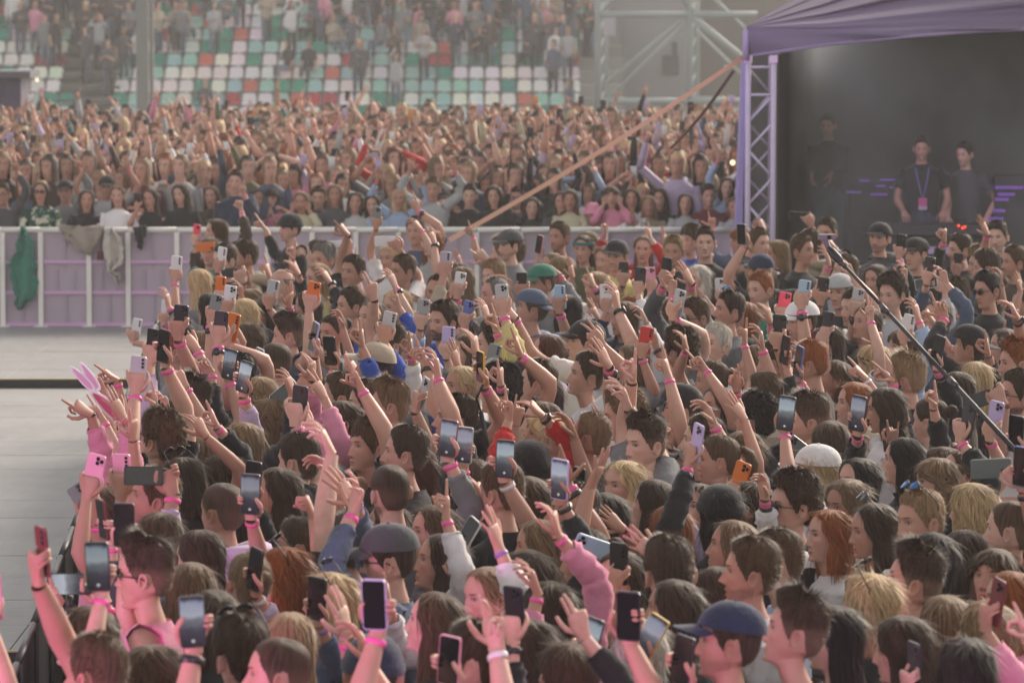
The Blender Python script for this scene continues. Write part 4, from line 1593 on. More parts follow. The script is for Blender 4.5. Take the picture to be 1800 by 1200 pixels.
FENCE_PEOPLE = '''
5 343 8 m side brn dgrey l glasses | raise | spectator in red glasses with one black sleeved arm up
72 338 5 f straight dbr leaf l shades | rail | woman in sunglasses and a green leafy shirt
152 352 -10 f straight dbr black l - | rail | woman laughing in black beside the leafy shirt
207 345 4 f tucked brn white s - | rail | woman in the puffy white blouse
265 350 20 f straight dbr black n - | phone | woman in a black sleeveless top watching her phone
318 342 25 f wavy dbr black l - | rail | woman with a mass of dark waves in black
415 320 8 m crop dbr navy l - | fist | tall man in the navy track jacket raising a fist
455 350 0 f tucked dbr dgrey l - | rail | dark haired woman in grey behind the track jacket
478 348 10 f bangs dbr pink l - | clap | woman with a fringe in bright pink
530 355 12 f straight lbr cream l - | hands | woman in the cream cardigan with hands at her mouth
588 342 -5 f straight lbr dgrey l - | rail | woman with long light hair in dark grey
625 356 0 f bob dbr lgrey l - | rail | dark haired woman in pale grey leaning forward
655 360 6 f straight dbr lblue l - | rail | woman with long dark hair in pale blue
702 350 5 f straight bln lblue l - | up | blond woman in pale blue with both sleeves up
760 333 0 m crop lbr lgrey l - | up | man in the grey sweatshirt shouting with arms up
825 345 0 m crop dbr black l - | rail | man in black beside the grey sweatshirt
868 345 4 f wavy dbr black l - | rail | woman with dark waves leaning on the rail in black
935 365 0 f straight blk black l - | up | woman in black with both arms raised at the middle of the fence
985 355 -6 f straight dbr dgrey l - | rail | woman with a wide smile in dark grey
1002 352 6 f wavy brn cream l - | rail | curly brown haired woman in cream
1042 378 0 m crop dbr lblue l bucket:pink | rail | person in a pink bucket hat
1075 345 5 f bangs brn pink l - | hands | brown haired woman with a fringe and hands raised
1110 350 0 f wavy dbr white l - | clap | woman clapping in a white jacket
1140 362 0 f straight snd khaki l - | rail | woman with sandy hair over a khaki top
1160 350 12 f wavy dbr black l - | rail | woman with loose dark curls in black
1205 358 0 f straight dbr lgrey l - | rail | brunette woman in a pale grey jumper
1245 345 -8 m crop dbr burg l - | rail | man in the burgundy jacket
1278 330 0 f straight dbr lblue l - | wave | woman in pale blue near the tent tower
1290 365 -4 f tucked lbr lgrey l - | rail | light haired woman close to the tent tower
560 348 0 m crop brn black l - | rail | man with brown hair in black
780 362 8 f tucked brn navy l - | rail | short woman in navy at the fence
905 350 -10 m crop dbr dgrey l glasses | rail | man in glasses and dark grey
372 345 14 f straight brn brown l - | rail | woman in brown beside the navy track jacket
115 338 6 m crop dbr grey l cap:black | raise | man in a black cap behind the leafy shirt
188 330 0 m crop dbr lgrey s cap:black | up | man in a black cap with pale sleeves up
'''

def parse_people():
    out = []
    for ln in PEOPLE.strip().splitlines():
        a, _, nm = ln.partition('|')
        t = a.split()
        out.append(dict(id=t[0], u=float(t[1]), v=float(t[2]), yaw=float(t[3]), sex=t[4], hair=t[5], hc=t[6], top=t[7], sl=t[8], acc=[] if t[9] == '-' else t[9].split(','), name=nm.strip(), hands=[], listed=True))
    return out

ppl = parse_people()
byid = {p['id']: p for p in ppl}
for p in ppl:
    z = {'m': 1.66, 'f': 1.58}[p['sex']] + rnd.uniform(-.02, .02)
    if p['id'] in ('bcap', 'gryj', 'dk46', 'sung', 'bd58'): z = 1.70
    p['D'] = depth_for(p['v'], z)
    if p['v'] < 455: p['D'] = min(p['D'], 36)

def setpos(p):
    q = at(p['u'], p['v'], p['D']); p['x'], p['y'], p['z'] = q

for it in range(60):
    for p in ppl: setpos(p)
    moved = False
    for i, a in enumerate(ppl):
        for b in ppl[i + 1:]:
            dx, dyy = a['x'] - b['x'], a['y'] - b['y']
            if abs(dx) < .36 and math.hypot(dx, dyy) < .36:
                s_ = 1 if dyy >= 0 else -1
                a['D'] += .035 * s_; b['D'] -= .035 * s_; moved = True
    for p in ppl:
        lo, hi = depth_for(p['v'], 1.80), depth_for(p['v'], 1.44)
        p['D'] = min(max(p['D'], min(lo, hi)), max(lo, hi), 36.5)
    if not moved: break
for p in ppl: setpos(p)

def barrier_x(y): return -1.04 - .051 * y

def hsize(p): return .125 * FPX / p['y']          # half a head in photo pixels

def heads_clear(u, v, D, k=.95):
    """the listed head a new head would cover"""
    h = .125 * FPX / D
    for p in ppl:
        if not p['listed'] or p['y'] < D - .2: continue
        hp = hsize(p)
        if math.hypot((u - p['u']) / (.72 * (h + hp)), (v - p['v']) / (h + hp)) < k: return False
    return True

# hands to bodies
hand_rows = []
for ln in HANDS_TXT.strip().splitlines():
    t = ln.split()
    hand_rows.append(dict(u=float(t[0]), v=float(t[1]), pose=t[2], tilt=float(t[3]), owner=t[4], fl=t[5] if len(t) > 5 else '-'))

def hand_frame(h, D):
    """wrist point, finger direction, palm normal; for phones also centre, up and screen normal"""
    C = at(h['u'], h['v'], D)
    if h['pose'].startswith('PH:'):
        _, col, side, yw, roll = h['pose'].split(':')
        yw, roll = math.radians(float(yw)), math.radians(float(roll))
        U = np.array([-math.sin(roll), -.12, math.cos(roll)]); U /= np.linalg.norm(U)
        N = np.array([-math.sin(yw), -math.cos(yw), .10]) if side in 'Ss' else np.array([math.sin(yw), math.cos(yw), .10])
        if side == 'B': N = np.array([math.sin(yw), math.cos(yw), .1])
        N = N - U * N.dot(U); N /= np.linalg.norm(N)
        ph = dict(C=C, U=U, N=N, col=col, lit=side == 'S', land=abs(roll) > .75)
        if ph['land']:
            E = U if U[0] > 0 else -U
            if h.get('flip'): E = -E
            up = np.cross(E, N) if np.cross(E, N)[2] > 0 else np.cross(N, E)
            Z = up * .8 - E * .45; Z /= np.linalg.norm(Z)
            W = C + E * .078 - Z * .085 - N * .020
            return W, Z, N, ph
        return C - U * .098 - N * .022, U, N, ph
    tl = math.radians(h['tilt'])
    Z = np.array([-math.sin(tl), -.22, math.cos(tl)]); Z /= np.linalg.norm(Z)
    k = h.setdefault('k', rnd.uniform(0, 1))
    Y = np.array([-1.0, -.9 + 1.5 * k, .0]) if h['pose'] not in ('open',) else np.array([-1.0, .5, .1])
    if h['pose'] in ('horns', 'two', 'gun') : Y = np.array([-.4, .9 if k < .6 else -.9, 0])
    Y = Y - Z * Y.dot(Z); Y /= np.linalg.norm(Y)
    return C - Z * .075, Z, Y, None

def shoulder(p, side):
    s = p['z'] / 1.6
    psi = math.radians(180 - p['byaw'])
    lx = side * .165 * s
    return np.array([p['x'] + lx * math.cos(psi), p['y'] + lx * math.sin(psi), 1.40 * s])

for p in ppl:
    w = p['yaw']
    p['byaw'] = w * .8 + 14 if w > 20 else w
    p['byaw'] += rnd.uniform(-10, 10)

def arm_over_faces(p, side, W):
    """how far an arm would run across a landmark face behind it"""
    S = shoulder(p, side)
    us, vs, _ = project(S); uw, vw, _ = project(W); uw2, vw2 = uw, vw - 14
    c = 0
    for m in ppl:
        if not m['name'] or m is p or m['y'] < p['y'] - .3: continue
        r = hsize(m) * .82
        for t in (0, .25, .5, .75, 1, 1.25):
            u = us + (uw - us) * t; v = vs + (vw2 - vs) * t
            if math.hypot(u - (m['u'] - .15 * r), v - m['v']) < r: c += .9; break
    return c

def try_assign(h, p, lim=.60):
    if len(p['hands']) >= 2: return None
    best = None
    for dd in (-.30, -.15, 0, .12):
        W, Z, Y, ph = hand_frame(h, p['y'] + dd)
        for side in (1, -1):
            if any(q.get('side') == side for q in p['hands']): continue
            S = shoulder(p, side)
            r = np.linalg.norm(W - S) / (p['z'] / 1.6)
            if r > lim or r < .16 or W[2] < 1.15: continue
            if W[2] > 2.25: continue
            c = abs(r - .42) + max(0, (1.80 if h['v'] > 760 else 1.70) - W[2]) * (1.0 if h['v'] > 760 else .5) + max(0, W[2] - 1.98) * .5 + arm_over_faces(p, side, W)
            if best is None or c < best[0]: best = (c, dd, side)
    return best

def give(h, p, b):
    h['side'] = b[2]; h['D'] = p['y'] + b[1]; h['pp'] = p; p['hands'].append(h)

free = []
for h in hand_rows:
    o = h['owner'].rstrip('2')
    if h['owner'] in ('sung2',): o = 'sung'
    if h['owner'] != '-' and o in byid:
        b = try_assign(h, byid[o], .80)
        if b: give(h, byid[o], b); continue
    free.append(h)
rnd2 = random.Random(3)
spawned = []
for h in free:
    cands = []
    for p in ppl + spawned:
        if abs(p['u'] - h['u']) > 190: continue
        b = try_assign(h, p, .56)
        if b: cands.append((b[0] + .12 * len(p['hands']) + .03 * abs(p['u'] - h['u']) / 60, p, b))
    cands.sort(key=lambda c: c[0])
    if cands: give(h, cands[0][1], cands[0][2]); continue
    best = None
    for k in range(60):
        zh = rnd2.uniform(1.72, 2.12)
        D = depth_for(h['v'], zh)
        hx = at(h['u'], h['v'], D)[0]
        x = hx + rnd2.uniform(-.06, .36); y = D + rnd2.uniform(-.1, .25)
        if y < 13.2: y = 13.2
        if y > 36.5: y = 36.5
        x = max(x, barrier_x(y) + .16)
        z = rnd2.uniform(1.48, 1.64)
        u, v, _ = project((x, y, z))
        c = abs(zh - 1.95)
        for p in ppl + spawned:
            d = math.hypot(p['x'] - x, p['y'] - y)
            if d < .36: c += 3 * (.36 - d) / .36 + .5
        if not heads_clear(u, v, y, .8): c += 2.0
        c += arm_over_faces(dict(x=x, y=y, z=z, byaw=90), 1, (hx, D, zh - .06))
        if best is None or c < best[0]: best = (c, x, y, z, u, v)
    c, x, y, z, u, v = best
    fem = rnd2.random() < .6
    p = dict(id='s', u=u, v=v, x=x, y=y, z=z, D=y, yaw=rnd2.uniform(60, 125), sex='f' if fem else 'm', name='', hands=[], listed=False, acc=[])
    p['byaw'] = p['yaw'] + rnd2.uniform(-10, 10)
    spawned.append(p)
    b = try_assign(h, p, .75)
    if b: give(h, p, b)
ppl += spawned

# everybody else in the near crowd
fill = []
gy = 12.0
while gy < 36.3:
    gx = barrier_x(gy) + .22 + rnd2.uniform(0, .3)
    while gx < .125 * gy + .15:
        x, y = gx + rnd2.uniform(-.08, .08), gy + rnd2.uniform(-.12, .12)
        gx += .45
        if 36.2 < y or (y > 33.5 and x > 2.8): continue
        if any(math.hypot(p['x'] - x, p['y'] - y) < .40 for p in ppl + fill): continue
        z = rnd2.uniform(1.44, 1.62)
        u, v, _ = project((x, y, z))
        if not (-60 < u < 1860) or v > 1225: continue
        if not heads_clear(u, v, y, .98): continue
        fem = rnd2.random() < .62
        fill.append(dict(id='f', u=u, v=v, x=x, y=y, z=z, D=y, yaw=rnd2.uniform(42, 112), sex='f' if fem else 'm', name='', hands=[], listed=False, acc=[], byaw=rnd2.uniform(70, 130)))
    gy += .52
MAXN = 261
fill.sort(key=lambda p: p['y'])
keep = max(0, MAXN - len(ppl))
if len(fill) > keep:
    idx = sorted(set(int(i * len(fill) / keep) for i in range(keep)))
    fill = [fill[i] for i in idx]
ppl += fill
# more raised hands, as the photograph is full of them
cnt_extra = 0
for p in sorted(ppl, key=lambda p: p['y']):
    if p['name'] or len(p['hands']) > 1 or p['v'] > 1190 or cnt_extra > 190: continue
    if p['hands'] and rnd2.random() > .45: continue
    if rnd2.random() > (.74 if p['v'] < 800 else .62): continue
    dz = rnd2.uniform(.02, .34); dx = rnd2.uniform(-.34, .02)
    u, v, _ = project((p['x'] + dx, p['y'] - .1, p['z'] + dz))
    if any(m['name'] and abs(m['u'] - u) < .75 * 2 * hsize(m) * .6 and -1.2 * hsize(m) < v - m['v'] < 1.6 * hsize(m) for m in ppl): continue
    if any(abs(h['u'] - u) < 16 and abs(h['v'] - v) < 20 for h in hand_rows): continue
    if rnd2.random() < .30:
        col = rnd2.choice(['black', 'black', 'dark', 'white', 'silver', 'lilac', 'blue', 'grey', 'pink'])
        pose = f"PH:{col}:{rnd2.choice('BBs')}:{rnd2.randint(5, 45)}:{rnd2.randint(-14, 8)}"
    else: pose = rnd2.choice(['relax', 'relax', 'point', 'open', 'gun', 'two', 'peace'])
    h = dict(u=u, v=v, pose=pose, tilt=rnd2.uniform(-12, 42), owner='-', fl=rnd2.choice(['p', 'x', 'x', '-']))
    b = try_assign(h, p, .57)
    if b and b[0] < (1.15 if h['u'] > 1100 else .9): give(h, p, b); hand_rows.append(h); cnt_extra += 1
print('EXTRA HANDS', cnt_extra)
print('PEOPLE listed', len(byid), 'spawned', len(spawned), 'fill', len(fill))
for p in ppl:
    if p['listed']: continue
    if p['sex'] == 'f':
        p['hair'] = rnd2.choice(['straight', 'straight', 'straight', 'tucked', 'wavy', 'bob', 'bangs', 'pony', 'bun'])
        p['hc'] = rnd2.choice(['dbr', 'brn', 'brn', 'lbr', 'lbr', 'snd', 'bln', 'blk', 'gng', 'auburn'])
        p['top'] = rnd2.choice(['black', 'black', 'white', 'lilac', 'beige', 'lblue', 'pink', 'dgrey', 'grey', 'denim', 'navy', 'cream'])
        p['sl'] = rnd2.choice('lls')
    else:
        p['hair'] = rnd2.choice(['crop', 'crop', 'quiff', 'side', 'buzz', 'curly', 'fringe', 'reced'])
        p['hc'] = rnd2.choice(['dbr', 'brn', 'dbr', 'lbr', 'blk', 'snd'])
        p['top'] = rnd2.choice(['black', 'black', 'white', 'grey', 'dgrey', 'navy', 'denim', 'lgrey', 'olive', 'blue'])
        p['sl'] = rnd2.choice('lss')
    if p['hands'] and rnd2.random() < .6: p['sl'] = 's'

for p in ppl:
    if p['listed'] and not p['name']:
        if p['hands'] and p['sl'] == 'l' and rnd2.random() < .5: p['sl'] = 's'
        if p['yaw'] > 132 and rnd2.random() < .6: p['yaw'] = rnd2.uniform(88, 128)

# ---------------------------------------------------------------- wording of the labels
HW_ = dict(straight='long straight {} hair', tucked='{} hair tucked behind the ears', wavy='wavy {} hair', bob='a {} bob', bangs='{} hair and a fringe', pony='a {} ponytail', bun='{} hair in a bun', buzz='a {} buzz cut',
           crop='short {} hair', quiff='a {} quiff', side='thick {} hair', curly='curly {} hair', fringe='a tousled {} fringe', bald='a bald crown', reced='receding {} hair')
HCW = dict(blk='black', dbr='dark brown', brn='brown', lbr='light brown', snd='sandy', bln='blond', gng='ginger', gry='grey', wht='white', auburn='auburn')
TW = dict(white='white', black='black', grey='grey', dgrey='charcoal', lgrey='pale grey', navy='navy', lilac='lilac', beige='beige', cream='cream', red='red', blue='blue', lblue='light blue', yellow='yellow', olive='olive',
          pink='pink', denim='denim blue', mustard='mustard', brown='brown', mauve='mauve', green='green', burg='burgundy', leaf='leaf patterned', teal='teal', khaki='khaki', orange='orange')
USED = set()
MARKS = []
for p in ppl:
    if p['name']: MARKS.append(p)

def key(s): return ' '.join(w for w in ''.join(c if c.isalpha() or c == ' ' else ' ' for c in s.lower()).split())
def wc(s): return len(s.replace(',', ' ').split())

def place_words(u, v, D, skip=None, phone=False):
    ms = sorted((m for m in MARKS if m is not skip), key=lambda m: math.hypot(m['u'] - u, (m['v'] - v) * 1.2))
    for m in ms[:7]:
        nm = m['short']
        du, dv = u - m['u'], v - m['v']
        if phone:
            if dv < -60: w = ['above']
            elif dv > 60: w = ['below']
            else: w = ['beside', 'near']
        else:
            if abs(dv) > 30 or abs(du) < 40: w = ['behind', 'just behind'] if dv < 0 else ['in front of', 'just in front of']
            else: w = ['beside', 'next to']
        for q in w: yield f'{q} the {nm}'
    for i in range(5):
        for j in range(i + 1, 6):
            yield f"between the {ms[i]['short']} and the {ms[j]['short']}"

def unique(bases, u, v, D, skip=None, phone=False):
    for b in bases[:1]:
        if key(b) not in USED and wc(b) >= 9 and wc(b) <= 16:
            pass
    for pw in place_words(u, v, D, skip, phone):
        for b in bases:
            s = f'{b} {pw}'
            if wc(s) <= 16 and key(s) not in USED:
                USED.add(key(s)); return s
    for b in bases:
        if key(b) not in USED: USED.add(key(b)); return b
    return bases[0]

def short_name(nm):
    """the landmark phrase, cut at 7 words"""
    w = nm.split()
    return ' '.join(w[:11])
for m in MARKS: m['short'] = short_name(m['name'])

def person_label(p):
    who = 'man' if p['sex'] == 'm' else 'woman'
    hr = HW_.get(p['hair'], 'short {} hair').format(HCW[p['hc']])
    for a in p['acc']:
        k, _, c = a.partition(':')
        if k in ('cap', 'bcap'): hr = f"a {TW.get(c, c)} cap"
        if k == 'beanie': hr = f"a {TW.get(c, c)} beanie"
    ex = ''
    if any('shades' in a for a in p['acc']): ex = ' and sunglasses'
    elif 'glasses' in p['acc']: ex = ' and glasses'
    nph = sum(1 for h in p['hands'] if h['pose'].startswith('PH'))
    nh = len(p['hands'])
    act = ' holding up a phone' if nph else (' with both arms raised' if nh > 1 else (' with an arm raised' if nh else ''))
    top = f" in {TW.get(p['top'], p['top'])}"
    if p['name']:
        s = p['name']
        if wc(s) < 10: s = s + top.replace(' in ', ', top ') if False else s
        if key(s) not in USED: USED.add(key(s)); return s
    return unique([f'{who} with {hr}{ex}{top}{act}', f'{who} with {hr}{top}{act}', f'{who} with {hr}{top}', f'{who} with {hr}', f"{HCW[p['hc']]} haired {who}{top}", f"{HCW[p['hc']]} haired {who}", f'{who}{top}'], p['u'], p['v'], p['y'], p)

# ---------------------------------------------------------------- build the near crowd
def features(p, r):
    fem = p['sex'] == 'f'
    return dict(nose=(.86 if fem else 1.08) * r.uniform(.85, 1.18), chin=(.7 if fem else 1.15) * r.uniform(.8, 1.2), brow=.6 if fem else 1.25,
                open=1.0 if p['id'] in ('shou',) else (.45 if p['id'] in ('mout',) else (r.uniform(.2, .7) if r.random() < .33 else 0)),
                lip=(.75 if fem else .12) * r.uniform(.5, 1.2), beard=0 if fem else max(0, r.uniform(-.25, .4)) + (.55 if p['id'] in ('bd58', 'gl76', 'must', 'grej') else 0))

ppl.sort(key=lambda p: p['y'])
phones_todo = []
order = sorted(ppl, key=lambda p: 0 if p['name'] else 1)
for p in order: p['label'] = person_label(p)
for p in ppl:
    fem = p['sex'] == 'f'
    sz = FPX / p['y'] * .24
    hl = []
    for h in p['hands']:
        W, Z, Y, ph = hand_frame(h, h['D'])
        b = h['fl'] if h['fl'] in 'pwl' else ('' if h['fl'] == 'x' else ('p' if rnd2.random() < .5 else ''))
        if h['fl'] == 'x' and rnd2.random() < .25: b = 'p'
        q = dict(P=W, Z=Z, Y=Y, side=h['side'], pose='grip' if ph else h['pose'], band=b, watch='' if rnd2.random() < .85 else 'k')
        hl.append(q)
        if ph: phones_todo.append((q, ph, h))
    hi = (sz > 82 and abs(p['yaw']) < 122) or bool(p['name'] and abs(p['yaw']) < 115)
    pt = rnd2.uniform(-.06, .24) + (.18 if p['id'] in ('mout', 'upbl', 'upb2', 'upwd', 'brup', 'shor') else 0)
    if p['y'] > 28: pt = rnd2.uniform(-.1, .1)
    build_person(p['x'], p['y'], p['byaw'], p['yaw'], pt, rnd2.uniform(-.07, .07), p['z'], fem, p['hair'], p['hc'], rnd2.choice(TONES), p['top'], p['sl'], p['acc'], hl, hi and True, features(p, rnd2), p['label'], 'audience standing in the front crowd', 6 if p['y'] < 30 else 4)

CW = dict(dark='dark grey', clear='clear cased', gold='gold edged', lblue='pale blue', wine='dark red', glitter='glitter cased', coral='bright coral pink')
for q, ph, h in phones_todo:
    W = q.get('_W')
    C = ph['C'] + (W - q['P'] if W is not None else 0)
    h['C'] = np.array(C)
    cn = CW.get(ph['col'], ph['col'])
    st = 'with its screen glowing' if ph['lit'] else ('held sideways' if ph['land'] else ('with its lenses outward' if h['pose'].split(':')[2] == 'B' else 'with a dark screen'))
    if ph['land'] and ph['lit']: st = 'held sideways with its screen glowing'
    lab = unique([f'{cn} phone {st},', f'{cn} phone raised'], h['u'], h['v'], h['D'], None, True)
    build_phone(C, ph['U'], ph['N'], ph['col'], ph['lit'], lab, 'phones held up in the crowd')
# ---------------------------------------------------------------- audience at the pit fence
def fence_people():
    D0 = 46.1
    for i, ln in enumerate(FENCE_PEOPLE.strip().splitlines()):
        a, act, lab = [t.strip() for t in ln.split('|')]
        t = a.split()
        u, v, yw = float(t[0]), float(t[1]), float(t[2])
        D = D0 + (.55 if i in (29, 30, 31, 32, 33, 34, 7, 8, 24, 27) else 0) + rnd2.uniform(-.05, .05)
        x, y, z = at(u, v, D)
        p = dict(id='x', sex=t[3])
        s = z / 1.6
        H = []
        def hd(dx, dz, dy=-.22, pose='relax', tz=(0, -.2, 1), side=None, Y=(0, -1, 0)):
            H.append(dict(P=np.array([x + dx, y + dy, z + dz]), Z=np.array(tz, float), Y=np.array(Y, float), side=side, pose=pose, band='p' if rnd2.random() < .4 else ''))
        if act == 'rail':
            hd(-.16, -.46, -.30, 'relax', (.5, -.6, -.2), 1, (0, .2, -1)); hd(.16, -.46, -.30, 'relax', (-.5, -.6, -.2), -1, (0, .2, -1))
        elif act == 'raise': hd(.16, .26, -.05, 'fist', side=-1)
        elif act == 'wave': hd(-.1, .3, -.05, 'open', side=1)
        elif act == 'fist': hd(.10, -.12, -.3, 'fist', side=-1)
        elif act == 'up': hd(-.24, .20, -.05, 'open', side=1); hd(.24, .20, -.05, 'open', side=-1)
        elif act == 'hands': hd(-.09, -.08, -.2, 'relax', side=1); hd(.09, -.08, -.2, 'relax', side=-1)
        elif act == 'clap': hd(-.03, -.22, -.26, 'open', side=1, Y=(1, 0, 0)); hd(.03, -.22, -.26, 'open', side=-1, Y=(-1, 0, 0))
        elif act == 'phone': hd(-.13, -.10, -.2, 'grip', side=1, Y=(.3, 1, 0))
        # person-side: facing the camera the right hand is at -x
        build_person(x, y, yw * .6, yw, rnd2.uniform(-.08, .1), rnd2.uniform(-.08, .08), z, t[3] == 'f', t[5 - 1], t[5], rnd2.choice(TONES), t[6], t[7], [] if t[8] == '-' else t[8].split(','), H, False,
                     dict(nose=1, chin=1, brow=.8, open=rnd2.choice([0, 0, .6, 1]) if 'laugh' not in lab and 'shout' not in lab else 1, lip=.5 if t[3] == 'f' else .1, beard=.1 if t[3] == 'm' else 0), lab, 'audience leaning on the pit fence', 4)
        if act == 'phone':
            W = H[0]['_W']
            build_phone(W + np.array([0, .02, .1]), np.array([0, -.1, 1]), np.array([.3, 1, 0]), 'black', False, 'black phone of the woman in a black sleeveless top at the fence', 'phones held up in the crowd')
fence_people()

# ---------------------------------------------------------------- the far crowd, past the three hundred that show largest: one mesh
def far_crowd():
    r = np.random.default_rng(77)
    mb_v = []; mb_f4 = []; mb_f3 = []; mb_c = []; n = 0
    def add(mb, cols):
        nonlocal n
        v = np.vstack(mb.v)
        mb_v.append(v); mb_c.append(cols)
        for f in mb.f4: mb_f4.append(f + n)
        for f in mb.f3: mb_f3.append(f + n)
        n += len(v)
    al_h = np.pi * np.sign(np.linspace(-1, .833, 12)) * np.abs(np.linspace(-1, .833, 12)) ** 1.2
    zr = np.array([.115, .09, .05, .02, -.01, -.035, -.05, -.075, -.10, -.125, -.2])
    A = np.broadcast_to(al_h, (len(zr), 12)); Z = np.broadcast_to(zr[:, None], (len(zr), 12))
    HP = head_surf(A, Z)
    HP[..., 1] += np.where((Z < 0) & (Z > -.055) & (np.abs(A) < .25), .016, 0)
    hair_cols = [HC[k] for k in ('dbr', 'brn', 'brn', 'lbr', 'blk', 'snd', 'bln', 'gng', 'dbr')]
    tops = [TC[k] for k in ('black', 'black', 'white', 'lgrey', 'pink', 'lilac', 'white', 'white', 'dgrey', 'grey', 'lgrey', 'navy', 'denim', 'beige', 'pink', 'lilac', 'lblue', 'red', 'cream', 'olive', 'burg', 'brown', 'teal')]
    def person(x, y, z, yaw, armsup, seated=False, big=True):
        mb = MB(); cols = []
        hc = np.array(hair_cols[r.integers(len(hair_cols))]) * r.uniform(.8, 1.3)
        tc = np.array(tops[r.integers(len(tops))]) * r.uniform(.8, 1.1)
        if seated is not False: tc = np.array(TC[('black', 'black', 'black', 'dgrey', 'dgrey', 'navy', 'grey', 'denim', 'white', 'brown', 'lgrey', 'pink', 'beige')[r.integers(13)]])
        sk = np.array(TONES[r.integers(len(TONES))]) * r.uniform(.95, 1.22)
        fem = r.random() < .6
        s = z / 1.6 if not seated else 1.0
        zz0 = z - 1.6 * s
        c, s_ = math.cos(math.radians(180 - yaw)), math.sin(math.radians(180 - yaw))
        def pl(p):
            p = np.asarray(p, float) * s
            return np.stack([p[..., 0] * c - p[..., 1] * s_ + x, p[..., 0] * s_ + p[..., 1] * c + y, p[..., 2] + zz0], -1)
        def lo(rings, col, **k):
            m0 = mb.n
            mb.loft(rings, **k)
            q = np.tile(col, (mb.n - m0, 1)) if np.ndim(col) == 1 else np.vstack([col, np.tile(col[-1], (mb.n - m0 - len(col), 1))])
            cols.append(q)
        pit = r.uniform(-.1, .2)
        P = HP.copy()
        yv, zv = P[..., 1].copy(), P[..., 2].copy()
        P[..., 1] = yv * math.cos(pit) - zv * math.sin(pit); P[..., 2] = yv * math.sin(pit) + zv * math.cos(pit)
        P[..., 2] += 1.6
        col = np.tile(sk, (len(zr), 12, 1))
        ad = np.abs(A)
        hairm = (Z > .055) | ((ad > 1.15) & (Z > -.02)) | ((ad > 1.9) & (Z > -.09))
        col[hairm] = hc
        eyes = (Z < .03) & (Z > .0) & (ad < .75) & (ad > .12)
        col[eyes] = sk * .45
        col[(Z < -.06) & (Z > -.08) & (ad < .35)] = sk * .55
        lo(pl(P), col.reshape(-1, 3), cap0=True, cap1=False)
        # thicker hair
        aa = np.linspace(1.05, 2 * math.pi - 1.05, 9)
        L = r.uniform(.16, .32) if fem else .085
        hr = []
        for q, zq in enumerate((.128, .10, .05, -.02, -L * .55, -L)):
            a_ = np.linspace(0 if zq > .07 else 1.0, 2 * math.pi - (0 if zq > .07 else 1.0), 9)
            w = head_surf(a_, np.full(9, max(zq, -.03)) if zq < .118 else np.full(9, .112))
            g = 1.16 if fem else 1.09
            w[:, :2] *= g; w[:, 2] = zq
            if not fem and zq < -.0: w[:, :2] *= .93
            hr.append(w + r.normal(0, .004, w.shape))
        hr = np.array(hr); hr[..., 2] += 1.6
        lo(pl(hr), hc, closed=False)
        tr = []
        a8 = np.arange(10) / 10 * 2 * math.pi
        for zq, w, d in ((1.45, .065, .06), (1.41, .13, .085), (1.36, .185, .10), (1.15, .175, .11), (.95, .17, .11), (.80, .17, .11)):
            tr.append(np.stack([w * np.cos(a8), d * np.sin(a8), np.full(10, zq)], -1))
        lo(pl(np.array(tr)), tc, cap0=False, cap1=True)
        slv = r.random() < .55
        sides = (1, -1)
        for sd in sides:
            S_ = np.array([sd * .175, 0, 1.38])
            up = armsup and r.random() < .75
            if up:
                hx = sd * r.uniform(.05, .32); hz = r.uniform(1.55, 1.95); hy = r.uniform(.0, .25)
                W = np.array([hx, hy, hz]); E, W = two_bone(S_, W, .28, .26, np.array([sd * .6, .1, -1.0]))
            elif r.random() < .5:
                W = np.array([sd * .06, .26, 1.2]); E, W = two_bone(S_, W, .28, .26, np.array([sd * .6, -.3, -1.0]))
            else:
                E = S_ + np.array([sd * .05, -.02, -.28]); W = E + np.array([-sd * .0, .08, -.25])
            mid = E * .5 + W * .5
            acol = tc if slv else sk
            lo(pl(tube_rings([S_, E], [.055, .045], 5)), tc, cap0=False, cap1=False)
            lo(pl(tube_rings([E, mid, W], [.044, .040, .028], 5)), acol, cap0=True, cap1=False)
            d = (W - E) / np.linalg.norm(W - E)
            lo(pl(tube_rings([W, W + d * .04, W + d * .095], [.026, .042, .030], 6, flat=.6)), sk, cap0=True, cap1=True)
            if big and up:
                sp = np.cross(d, [0, 1, 0]); sp /= np.linalg.norm(sp) + 1e-6
                for q in r.choice([-.024, -.008, .008, .024], r.integers(1, 4), replace=False):
                    b = W + d * .09 + sp * q
                    lo(pl(tube_rings([b, b + d * .07 + sp * q], [.009, .006], 4)), sk, cap0=False, cap1=True)
                if r.random() < .22:
                    b = W + d * .13
                    m0 = mb.n
                    mb.box(pl(b), (.075, .012, .15))
                    pc = np.array([(.02, .02, .02), (.7, .7, .7), (.02, .02, .03), (.7, .3, .1), (.5, .4, .6)][r.integers(5)])
                    cols.append(np.tile(pc, (mb.n - m0, 1)))
        if seated is not False or z0_legs:
            for sd in (1, -1):
                kn = .80
                if seated == 'sit':
                    pts = [(sd * .09, 0, .86), (sd * .10, .40, .86), (sd * .10, .42, .45)]
                else:
                    pts = [(sd * .09, 0, .90), (sd * .09, .02, .48), (sd * .09, 0, .04)]
                jc = np.array([(.03, .035, .05), (.08, .11, .17), (.015, .015, .018), (.16, .2, .27)][r.integers(4)])
                lo(pl(tube_rings(pts, [.085, .065, .045], 6)), jc, cap0=False, cap1=True)
        return mb, np.vstack(cols)
    z0_legs = False
    # on the pitch behind the fence
    y = 46.9
    cnt = 0
